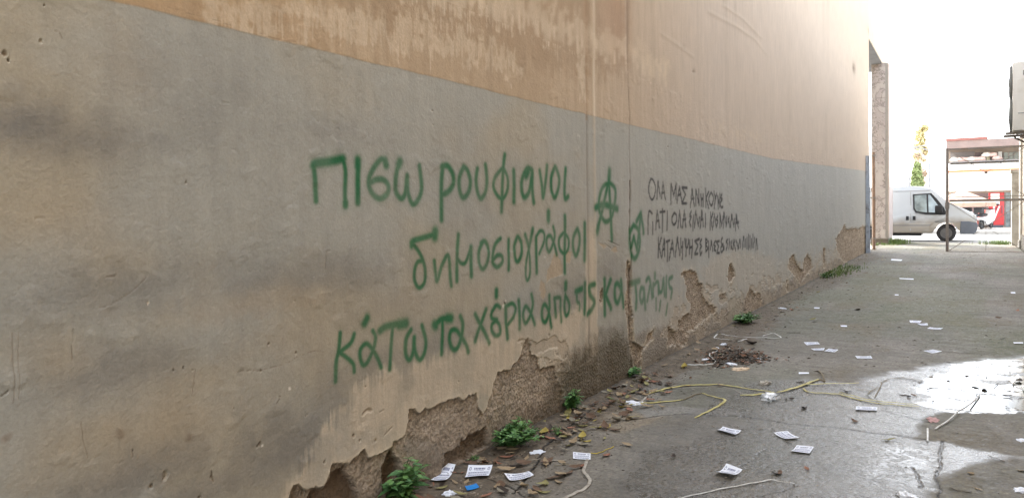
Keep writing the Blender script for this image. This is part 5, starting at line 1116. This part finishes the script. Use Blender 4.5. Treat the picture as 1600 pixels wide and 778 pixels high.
strap('strap', [(1014,615),(1020,614),(1040,608),(1072,603),(1095,602.5),(1126,602),(1160,607),(1207,614)], .024, M_STRAP, 'long yellow strap arching from the wall side to the plastic film', 'strap', GST, dz=.008, taper=True)
strap('strap', [(1156.6,618.5),(1185,617),(1209,614)], .028, M_STRAP, 'short broad yellow strap just left of the plastic film', 'strap', GST, taper=True)
strap('strap', [(1214,615),(1230,611),(1254,603.5),(1267,598),(1279,594)], .024, M_STRAP, 'yellow strap rising right from the plastic film', 'strap', GST, dz=.01, taper=True)
strap('strap', [(1254,602.5),(1286,601.4),(1342,600)], .018, M_STRAP, 'straight thin yellow strap pointing right toward the wet ground', 'strap', GST, dz=.012, taper=True)
strap('strap', [(1255,607.7),(1263,613.2),(1285,615),(1311.6,616.7),(1326,621),(1362,629),(1400,633),(1436,635.6)], .020, M_STRAP, 'longest yellow strap curving over the wet ground to the puddle', 'strap', GST, taper=True)
strap('strap', [(1311.6,614.6),(1330,619.6),(1362,627),(1400,631),(1434,633.6)], .013, M_STRAP, 'thin second strand lying along the longest yellow strap', 'strap', GST, dz=.012, taper=True)
strap('dry_stem', [(1272,597),(1282,594),(1289,597)], .012, M_DRYSTEM, 'short dry stem at the tip of the yellow strap', 'stem', tube=True, flat=.7)
strap('twig', [(1279,580),(1284,588),(1289,597)], .010, M_DRYSTEM, 'short grey twig standing off the yellow strap tip', 'twig', tube=True, hump=.02)
strap('packing_band', [(1153,534),(1167,529.5)], .018, M_WHITEPL, 'short white band piece under the long white loop', 'band')
strap('packing_band', [(1192,525.5),(1203.6,522),(1210,521.8),(1219.5,527),(1216,528.7),(1190,528),(1160,526.8),(1140,524.5),(1123.5,521.8),(1118,525),(1116.8,528.5),(1130,530),(1145,532)], .016, M_WHITEPL, 'white packing band lying in a long open loop before the flat weed', 'band')
strap('cable', [(1074,570.5),(1090,570.8),(1108,570),(1116,568),(1117.6,565),(1112,560),(1108.4,555.5),(1111,552.5),(1116.8,551),(1122,549)], .013, M_WHITEPL, 'white cable curling round the left end of the dark debris heap', 'cable', tube=True, flat=.9)
strap('cable', [(1140,551),(1152,549),(1167,548.3),(1193.6,551.8),(1212,554.5),(1230,557.7)], .007, M_GREYTAPE, 'thin pale cable leaving the debris heap to the right', 'cable', tube=True)
strap('plastic_strip', [(1184,565),(1202,566)], .012, M_WHITEPL, 'short white strip right of the debris heap', 'strip')
strap('wire', [(1050,607.5),(1080,606),(1108,605),(1126,605),(1147,609.5),(1158,616)], .006, M_GREYTAPE, 'thin grey wire running beside the arching yellow strap', 'wire', tube=True)
strap('tape', [(1000,630),(1008,623),(1013,618)], .016, M_GREYTAPE, 'short grey tape tail on the white paper wad', 'tape')
strap('twig', [(1017,634),(1024,640),(1030,647)], .004, M_DRYSTEM, 'thin pale twig below the white paper wad', 'twig', tube=True)
strap('twig', [(1228.7,520.6),(1250,520.6)], .010, M_TWIG, 'straight dark twig right of the white loop', 'twig', tube=True)
GWR = 'thin dark wires lying over the wet ground'
for k, pl in enumerate([[(1376,598),(1384,595),(1391,592.6),(1412,591),(1434,594),(1459,598.7)], [(1402,590.5),(1426,594),(1451.5,599.7),(1480,603),(1509,608)], [(1337,607.7),(1350,610),(1362,612)], [(1338.6,603.3),(1352,603),(1367,605)], [(1378,599),(1374,608),(1367,621)], [(1372,605.5),(1362,611),(1355,617)], [(1354.8,619.4),(1364,625),(1374.6,628.4)], [(1543,606),(1551,605),(1560,599)], [(1594,593),(1586,597),(1583,602)]]):
    strap('wire', pl, .008, M_TWIG if k in (1, 6, 7) else M_DRYSTEM, ['bent grey wire leading into the left part of the large puddle','long thin wire running from the wet ground into the puddle','short straight wire left of the standing wires','upper short wire of the parallel pair','wire pointing toward the longest strap end','faint wire crossing diagonally on the wet ground','short black wire lying next to the longest yellow strap','curved black twig inside the large puddle','small dark twig at the right end of the puddle'][k], 'wire', GWR, tube=True)
strap('plastic_strip', [(1588,602),(1597,606),(1601,612)], .010, M_WHITEPL, 'pale strip at the right edge in the puddle', 'strip', tube=True)
strap('twig', [(1543,712.5),(1557,717),(1570,721.5)], .008, M_TWIG, 'thin dark twig on the shining spit between the dry patches', 'twig', tube=True)
strap('twig', [(1484,763),(1500,768),(1518,770)], .010, M_TWIG, 'dark twig on the dry patch near the bottom edge', 'twig', tube=True)
strap('twig', [(1496,655),(1510,657),(1523,656)], .006, M_TWIG, 'dark twig right of the white cable on the damp patch', 'twig', tube=True)
strap('twig', [(865,729),(880,727),(905,727)], .006, M_DRYSTEM, 'pale dry twig left of the dirty tape', 'twig', tube=True)
strap('twig', [(852,727),(862,721),(885,720)], .010, M_GREYTAPE, 'grey rag like stalk left of the small label', 'twig', tube=True)

# ------------------------------------------------------------------ dead leaves
def leaf_mesh(seed, curl, broad=.5):
    rr = random.Random(seed); n = 8; vs = []; fs = []
    tw = rr.uniform(-.5, .5)
    for i in range(n+1):
        t = i/n; w = broad*math.sin(pi*min(t*1.02, 1))**.75*(1-.25*t)*.5*(1+.12*rr.uniform(-1, 1)); zc = curl*(4*(t-.5)**2)*.5+rr.uniform(-.02, .02)
        for s in (-1, -.5, 0, .5, 1):
            vs.append(((t-.5), s*w+tw*(t-.5)**2*.4, zc+abs(s)**1.5*curl*.45*w*2+(tw*s*w*(t-.3))+rr.uniform(-.012, .012)))
    for i in range(n):
        for k in range(4): a = i*5+k; fs.append((a, a+1, a+6, a+5))
    # petiole
    i0 = len(vs); vs += [(-.5, -.012, vs[2][2]), (-.5, .012, vs[2][2]), (-.72, .03, .02), (-.72, .015, .02)]; fs.append((i0, i0+1, i0+2, i0+3))
    zmin = min(v[2] for v in vs); me = bpy.data.meshes.new('dead_leaf'); me.from_pydata([(a, b_, c_-zmin) for a, b_, c_ in vs], [], fs)
    me.polygons.foreach_set('use_smooth', [True]*len(me.polygons)); return me
LEAFM = {}
for ck in LEAFCOL:
    for s_ in range(5):
        me = leaf_mesh(s_*7+hash(ck) % 3 if False else s_*7+len(ck), [.10, .28, .5, .18, .38][s_], [.5, .42, .6, .35, .55][s_]); me.materials.append(M_LEAF[ck]); LEAFM[(ck, s_)] = me
RL = random.Random(11)
def leaf_at(p, L, ck, lab, group=None, s_=None, rz=None, name='dead_leaf'):
    o = bpy.data.objects.new(name, LEAFM[(ck, RL.randrange(5) if s_ is None else s_)]); COL.objects.link(o); o.location = p+Vector((0, 0, .003)); o.scale = (L, L, L*RL.uniform(.5, 1.1))
    o.rotation_euler = (RL.uniform(-.25, .25), RL.uniform(-.2, .2), RL.uniform(0, 6.28) if rz is None else rz); return tag(o, lab, 'leaf', group)
GL = 'fallen leaves singled out on the ground'
NOTE = [(756,722,'rust',.11,'broad rust coloured leaf behind the leaflet with two logos'),(792,715,'rust',.10,'curled rust leaf below the bushy weed, right one'),(774,710,'brown',.09,'curled brown leaf just below the bushy weed'),(749,712,'olive',.09,'pointed yellow green leaf left of the curled brown leaves'),(715,723,'yellow',.07,'shiny olive yellow leaf standing behind the leftmost leaflet'),
 (716,740,'rust',.08,'reddish leaf between the first two leaflets'),(690,763,'olive',.08,'olive leaf tucked under the leftmost leaflet'),(711,754,'tan',.07,'tan leaf left of the blue card'),(729,753,'tan',.06,'pale leaf standing just above the blue card'),(823,716,'tan',.06,'flat tan leaf beside the crumpled scrap'),
 (846,663,'olive',.10,'large folded olive leaf between the two nearer weeds'),(862,672,'olive',.08,'yellowish leaf right of the bushy weed'),(888,655,'yellow',.08,'yellow leaf at the foot of the second weed'),(904,653,'brown',.10,'curled brown leaf arched at the foot of the second weed'),(893,669,'rust',.08,'rust leaf below the curled brown leaf'),(909,667,'olive',.10,'long olive leaf below the second weed'),(936,643,'yellow',.08,'yellow brown leaf right of the second weed'),
 (954,623,'green',.07,'pale green leaf beside the white tape tail'),(972,637,'yellow',.08,'yellowish crinkled leaf left of the white paper wad'),(982,640,'olive',.06,'small olive leaf under the white paper wad'),(960,646,'grey',.07,'grey leaf on the dirt below the paper wad'),(852,757,'olive',.07,'flat olive leaf lying right of the folded leaflet'),(873,755,'tan',.08,'straight narrow tan leaf near the bottom edge'),(840,766,'brown',.09,'long thin brown leaf at the bottom edge'),(851,770,'olive',.08,'oval yellowish leaf at the bottom edge'),
 (905,684,'olive',.06,'dry leaf on the bare concrete below the leaf heap'),(945,685,'olive',.06,'thin leaf on the concrete right of the leaf heap'),
 (1320.6,612,'dark',.10,'rounded dark leaf beside the longest yellow strap'),(1257,638.6,'dark',.08,'dark leaf alone on the wet ground below the straps'),(1251,597,'dark',.08,'small dark leaf touching the yellow strap fork'),(1335,659,'brown',.07,'narrow brown leaf above the long crack'),(1388,688,'olive',.10,'curled olive leaf just below the long crack'),(1228,624,'dark',.05,'tiny dark leaf right of the plastic film'),(1237,624,'dark',.05,'second tiny dark leaf right of the plastic film'),
 (1212,741,'dark',.07,'dark leaf fragment above the bend of the long white strip'),(1219,739,'brown',.06,'brown leaf fragment beside the dark one above the long strip'),(1261,733,'rust',.045,'small orange leaf on the wet ground below the leaflet pair'),(1233,691,'tan',.05,'small tan leaf between the leaflet pair'),(1189,671,'tan',.05,'pale crumpled leaf between two leaflets'),(1523,603,'dark',.09,'dark lump like leaf in the middle of the puddle'),(1573,619,'dark',.08,'dark leaf in the right part of the puddle'),(1592,595,'dark',.12,'dark upturned leaf at the right edge of the puddle'),
 (1538,608,'dark',.09,'thin dark leaf below the dark lump in the puddle'),(1412,618,'dark',.07,'black leaf in the small cluster on the wet ground'),(1420,620,'dark',.06,'second black leaf of the small cluster'),(1428,618,'brown',.06,'brown leaf of the small cluster'),(1453,608,'dark',.06,'dark leaf left of the puddle edge'),(1461,626,'dark',.05,'dark speck like leaf at the left of the puddle'),(1174,537,'dark',.16,'large dark grey leaf standing by the debris heap'),(1175,546,'dark',.12,'flat dark leaf above the debris heap'),
 (1340,484.5,'dark',.12,'dark leaf alone on the far dry ground'),(1272,504,'dark',.09,'small dark leaf on the ground beyond the white loop'),(1597,736,'tan',.06,'tan leaf at the right edge on the dry patch'),(1516,740,'tan',.05,'small pale leaf on the dry patch'),(1528,764,'tan',.06,'tan leaf on the dry patch near the bottom edge'),(1566,529,'dark',.09,'dark leaf right edge beyond the puddle'),(1590,485,'rust',.10,'rust leaf near the right edge of the far ground'),(1560,497,'brown',.08,'brown leaf on the right side of the far ground')]
LFC = [GP(sum(q[0] for q in c_[0])/4, sum(q[1] for q in c_[0])/4) for c_ in LF]+[GP(738, 762), GP(839, 707)]
for a, b_, ck, L, lab in NOTE: leaf_at(gpt(a, b_), L, ck, lab, GL)
BANDL = [('tan', .22), ('brown', .24), ('dark', .14), ('olive', .14), ('rust', .08), ('grey', .14), ('yellow', .04)]
def pick():
    t = RL.random(); s = 0
    for k, w in BANDL:
        s += w
        if t < s: return k
    return 'tan'
for i in range(300):
    if i < 228: yy_ = RL.uniform(2.95, 6.3); xx_ = min(abs(RL.gauss(.16, .2)), .75)*(1.0 if RL.random() < .9 else 1.5)+.03
    elif i < 275: yy_ = RL.uniform(6.4, 11.5); xx_ = min(abs(RL.gauss(.2, .3)), 1.1)+.04
    else: yy_ = RL.uniform(11, 26); xx_ = min(abs(RL.gauss(.2, .5)), 1.8)+.05
    if any(math.hypot(xx_-a_, yy_-b2_) < .13 for a_, b2_ in LFC): continue
    ck = pick(); L = RL.uniform(.04, .12)*(1 if i < 228 else .9)
    zl = 'on the dirt strip between the first two weeds' if yy_ < 4.4 else 'on the dirt strip around the second weed' if yy_ < 6 else 'beside the wall near the small weed' if yy_ < 8 else 'beside the wall near the flat weed' if yy_ < 12 else 'at the far foot of the wall'
    leaf_at(Vector((xx_, yy_, float(gz(xx_, yy_))+RL.uniform(0, .012))), L, ck, 'small %s dead leaf %s' % ({'dark': 'blackish', 'olive': 'olive green'}.get(ck, ck), zl), 'small dead leaves strewn along the foot of the wall')
# loose crumbs, grit and bits of stalk: uncountable
def grit(name, n, fx, mat_, smin, smax, label, seed):
    rr = random.Random(seed); vs = []; fs = []
    for _ in range(n):
        p = fx(rr); s = rr.uniform(smin, smax); a = rr.uniform(0, 6.28); i = len(vs); fl = rr.uniform(.3, .8); el = rr.uniform(1, 2.4)
        z0 = float(0); ca, sa = cos(a), sin(a)
        for (ux, uy, uz) in ((-1, -.6, 0), (1, -.7, 0), (.8, .7, 0), (-.9, .6, 0), (0, 0, 1)):
            X_, Y_ = ux*s*el, uy*s; vs.append((p[0]+X_*ca-Y_*sa, p[1]+X_*sa+Y_*ca, p[2]+uz*s*fl-.0005))
        fs += [(i, i+1, i+4), (i+1, i+2, i+4), (i+2, i+3, i+4), (i+3, i, i+4)]
    V = np.array(vs); V[:, 2] += gz(V[:, 0], V[:, 1]); me = bpy.data.meshes.new(name); me.from_pydata(V.tolist(), [], fs); o = link_mesh(name, me, mat_); return tag(o, label, name.replace('_', ' '), None, 'stuff')
def f_wall(rr): yy_ = 2.7+rr.random()**1.8*22; return (min(abs(rr.gauss(0, .26)), 1.2)+.01, yy_, 0)
def f_all(rr): yy_ = 3.2+rr.random()**1.7*26; return (rr.uniform(.1, 4.1), yy_, 0)
grit('wall_foot_grit', 5200, f_wall, M_DEBRIS, .002, .008, 'dark crumbs and rotted leaf bits along the foot of the wall', 5)
grit('plaster_grit', 1500, f_wall, M_STONEBIT, .002, .007, 'pale crumbs of fallen plaster along the foot of the wall', 6)
grit('ground_grit', 1700, f_all, M_DEBRIS, .002, .007, 'dark specks of dirt scattered over the concrete', 7)
grit('pale_grit', 500, f_all, M_STONEBIT, .002, .006, 'pale specks scattered over the concrete', 8)
def f_far(rr): yy_ = 7+rr.random()**1.4*22; return (rr.uniform(.3, 4.1)*rr.random()**.35, yy_, 0)
grit('leaf_crumbs', 420, f_far, M_DEBRIS, .006, .016, 'dark leaf crumbs scattered over the farther concrete', 9)
grit('paper_crumbs', 90, f_far, M_STONEBIT, .006, .014, 'pale crumbs scattered over the farther concrete', 10)
def f_pud(rr):
    a, b_ = GP(rr.uniform(1445, 1612), rr.uniform(563, 640)); return (min(a, 4.15), b_, .004)
grit('puddle_specks', 70, f_pud, M_DEBRIS, .002, .008, 'dark leaf specks floating in the large puddle', 77)
# dark heap of rotting leaves
def heap(name, n, mat_, lab, seed, s0, s1, spread=1.0):
    rr = random.Random(seed); vs = []; fs = []
    for _ in range(n):
        a = rr.uniform(0, 6.28); r_ = rr.random()**.8*(1+.35*sin(3*a+1)+.2*sin(7*a))*spread; cx, cy = 1148+44*r_*cos(a)+rr.gauss(0, 6), 559+11*r_*sin(a)+rr.gauss(0, 2); g_ = gpt(cx, cy); hgt = .03*max(0, 1-r_)*rr.random()
        d1 = Vector((rr.uniform(-1, 1), rr.uniform(-1, 1), rr.uniform(-.25, .25))).normalized(); d2_ = d1.cross(Vector((rr.uniform(-.4, .4), rr.uniform(-.4, .4), 1))).normalized(); s = rr.uniform(s0, s1); i = len(vs); p = g_+Vector((0, 0, hgt+.004)); k = rr.uniform(.45, .8); up_ = Vector((0, 0, s*rr.uniform(.1, .5)))
        vs += [p-d1*s, p-d1*s*.2+d2_*s*k+up_, p+d1*s, p+d1*s*.1-d2_*s*k]; fs += [(i, i+1, i+3), (i+1, i+2, i+3)]
    me = bpy.data.meshes.new(name); me.from_pydata([tuple(v) for v in vs], [], fs); return tag(link_mesh(name, me, mat_), lab, 'debris', None, 'stuff')
heap('leaf_debris_heap', 1100, M_DEBRIS, 'low dark heap of rotting leaves in the alley before the flat weed', 21, .008, .028)
heap('leaf_debris_scatter', 420, mat('brown_leaf_bits', (124, 92, 72), .85, 0, .4, 30), 'brown leaf bits strewn over and around the dark heap', 22, .008, .026, 1.35)
heap('pale_rubbish_bits', 110, mat('pale_rubbish_bits', (176, 168, 156), .8, 0, .3, 30), 'pale torn bits of rubbish in and around the dark heap', 23, .006, .016, 1.3)

# ------------------------------------------------------------------ weeds
def weed_leaf_mesh(seed, broad=.55, teeth=True):
    rr = random.Random(seed); n = 7; vs = [(0, 0, 0)]; L_ = []; R_ = []
    M_ = []
    for i in range(n+1):
        t = i/n; w = broad*.5*math.sin(pi*min(t+.06, 1)*.96)**.8*(1-.35*t); w *= (1+(.13 if i % 2 else -.1)) if teeth else 1
        z_ = -.28*t*t+.12*t; M_.append((t, 0, z_)); L_.append((t-.03, w, z_+.07)); R_.append((t-.03, -w, z_+.07))
    vs = M_+L_+R_; fs = []
    m = n+1
    for i in range(n): fs.append((i, i+1, m+i+1, m+i)); fs.append((i+1, i, 2*m+i, 2*m+i+1))
    me = bpy.data.meshes.new('leaf'); me.from_pydata(vs, [], fs); me.polygons.foreach_set('use_smooth', [True]*len(me.polygons)); return me
WLM = []
for k in range(4):
    me = weed_leaf_mesh(k, [.62, .55, .7, .5][k]); me.materials.append(M_LEAFG if k % 2 else M_LEAFG2); WLM.append(me)
def weed(cx, cy, hgt, spread, nstem, leafL, lab, seed, parts=False, name='weed_plant', per=7):
    rr = random.Random(seed); p0 = gpt(cx, cy); R = empty(name, p0, lab, 'weed'); st = MB(); LV = []
    for s in range(nstem):
        a = rr.uniform(0, 6.28); sp_ = spread*rr.random()**.6; H = hgt*rr.uniform(.5, 1)*(1-.35*sp_/spread); base_ = Vector((rr.uniform(-.02, .02), rr.uniform(-.02, .02), 0))
        tip = Vector((sp_*cos(a), sp_*sin(a), H))
        if p0.x+tip.x < .03: tip.x = .03-p0.x+rr.uniform(0, .04)
        pts = [base_, base_*.5+tip*.45+Vector((0, 0, H*.12)), tip]; st.tube(pts, [.003, .0025, .0015], n=5)
        for k in range(per):
            t = .25+.75*k/(per-1); c_ = pts[0]*(1-t)**2+pts[1]*2*t*(1-t)+pts[2]*t*t
            for sg in (0, pi):
                az = a+k*1.57+sg+rr.uniform(-.3, .3); LL = leafL*rr.uniform(.65, 1.1)*(1-.45*(t if t > .8 else 0)); LV.append((c_, az, rr.uniform(-.1, .5), LL, rr.randrange(4)))
    st.build('stem', M_STEM, R)
    if parts:
        for c_, az, pit_, LL, k in LV:
            o = bpy.data.objects.new('leaf', WLM[k]); COL.objects.link(o); o.parent = R; o.location = c_; o.rotation_euler = (rr.uniform(-.3, .3), -pit_, az); o.scale = (LL, LL, LL)
    else:
        vs = []; fs = []
        for half in (0, 1):
            vs = []; fs = []
            for c_, az, pit_, LL, k in LV:
                if k % 2 != half: continue
                M_ = Matrix.Translation(c_) @ Matrix.Rotation(az, 4, 'Z') @ Matrix.Rotation(-pit_, 4, 'Y') @ Matrix.Rotation(rr.uniform(-.3, .3), 4, 'X') @ Matrix.Scale(LL, 4); me = WLM[k]; i0 = len(vs)
                vs += [tuple(M_ @ v.co) for v in me.vertices]; fs += [tuple(i0+j for j in pl_.vertices) for pl_ in me.polygons]
            me2 = bpy.data.meshes.new('foliage'); me2.from_pydata(vs, [], fs); me2.polygons.foreach_set('use_smooth', [True]*len(me2.polygons)); tag(link_mesh('foliage', me2, M_LEAFG if half else M_LEAFG2, R), kind='stuff')
    return R
weed(620, 781, .25, .17, 18, .088, 'broad leaved green weed at the foot of the wall, nearest to the camera', 3, parts=True, per=5)
weed(800, 697, .19, .22, 50, .054, 'bushy green weed sprawling at the foot of the wall, largest of the weeds', 5, per=8)
weed(890, 641, .19, .09, 20, .055, 'upright green weed at the wall, second beyond the bushy one', 6, per=7)
weed(979, 588, .10, .09, 9, .085, 'small green rosette weed by the cracked joint in the wall', 7, per=4)
weed(1160, 505, .16, .27, 26, .085, 'flat spreading dark green weed at the wall beyond the debris heap', 8, per=5)
weed(732, 719, .05, .04, 4, .022, 'tiny seedling between the first leaflet and the wall', 9, per=3)
weed(869, 679, .08, .03, 4, .025, 'thin small sprig among leaves right of the bushy weed', 10, per=4)
weed(1291, 434, .14, .20, 10, .075, 'small green weed at the near end of the far grass patch', 14, per=4)
def grass(cx, cy, n, rx, ry, hgt, lab, seed):
    rr = random.Random(seed); p0 = gpt(cx, cy); R = empty('grass_tuft', p0, lab, 'grass'); vs = []; fs = []
    for _ in range(n):
        q_ = Vector((rr.gauss(0, rx), rr.gauss(0, ry), 0))
        if p0.x+q_.x < .02 and p0.y < 25: q_.x = .02-p0.x+rr.random()*.05
        a = rr.uniform(0, 6.28); H = hgt*rr.uniform(.4, 1); ln = H*rr.uniform(.2, .8); d_ = Vector((cos(a), sin(a), 0)); s_ = Vector((-d_.y, d_.x, 0))*.006; i = len(vs)
        vs += [q_-s_, q_+s_, q_+d_*ln*.35+Vector((0, 0, H*.7))+s_*.8, q_+d_*ln*.35+Vector((0, 0, H*.7))-s_*.8, q_+d_*ln+Vector((0, 0, H*.95))]; fs += [(i, i+1, i+2, i+3), (i+3, i+2, i+4)]
    me = bpy.data.meshes.new('blades'); me.from_pydata([tuple(v) for v in vs], [], fs); tag(link_mesh('blades', me, M_GRASS, R), kind='stuff')
grass(1302, 429, 240, .16, .55, .10, 'straggling patch of short green grass at the far foot of the wall', 31)
grass(1322, 421, 260, .18, .7, .09, 'thinner yellowish end of the grass patch at the far wall foot', 32)
grass(1400, 381, 420, .22, .25, .30, 'green tuft of grass at the right foot of the marble pillar', 33)
grass(1379, 383, 160, .30, .12, .12, 'low weeds along the front foot of the marble pillar', 35)
grass(1571, 382, 420, .38, .18, .22, 'green tuft of grass at the foot of the grey pier behind the gate', 34)
print('scene built', len(bpy.data.objects))
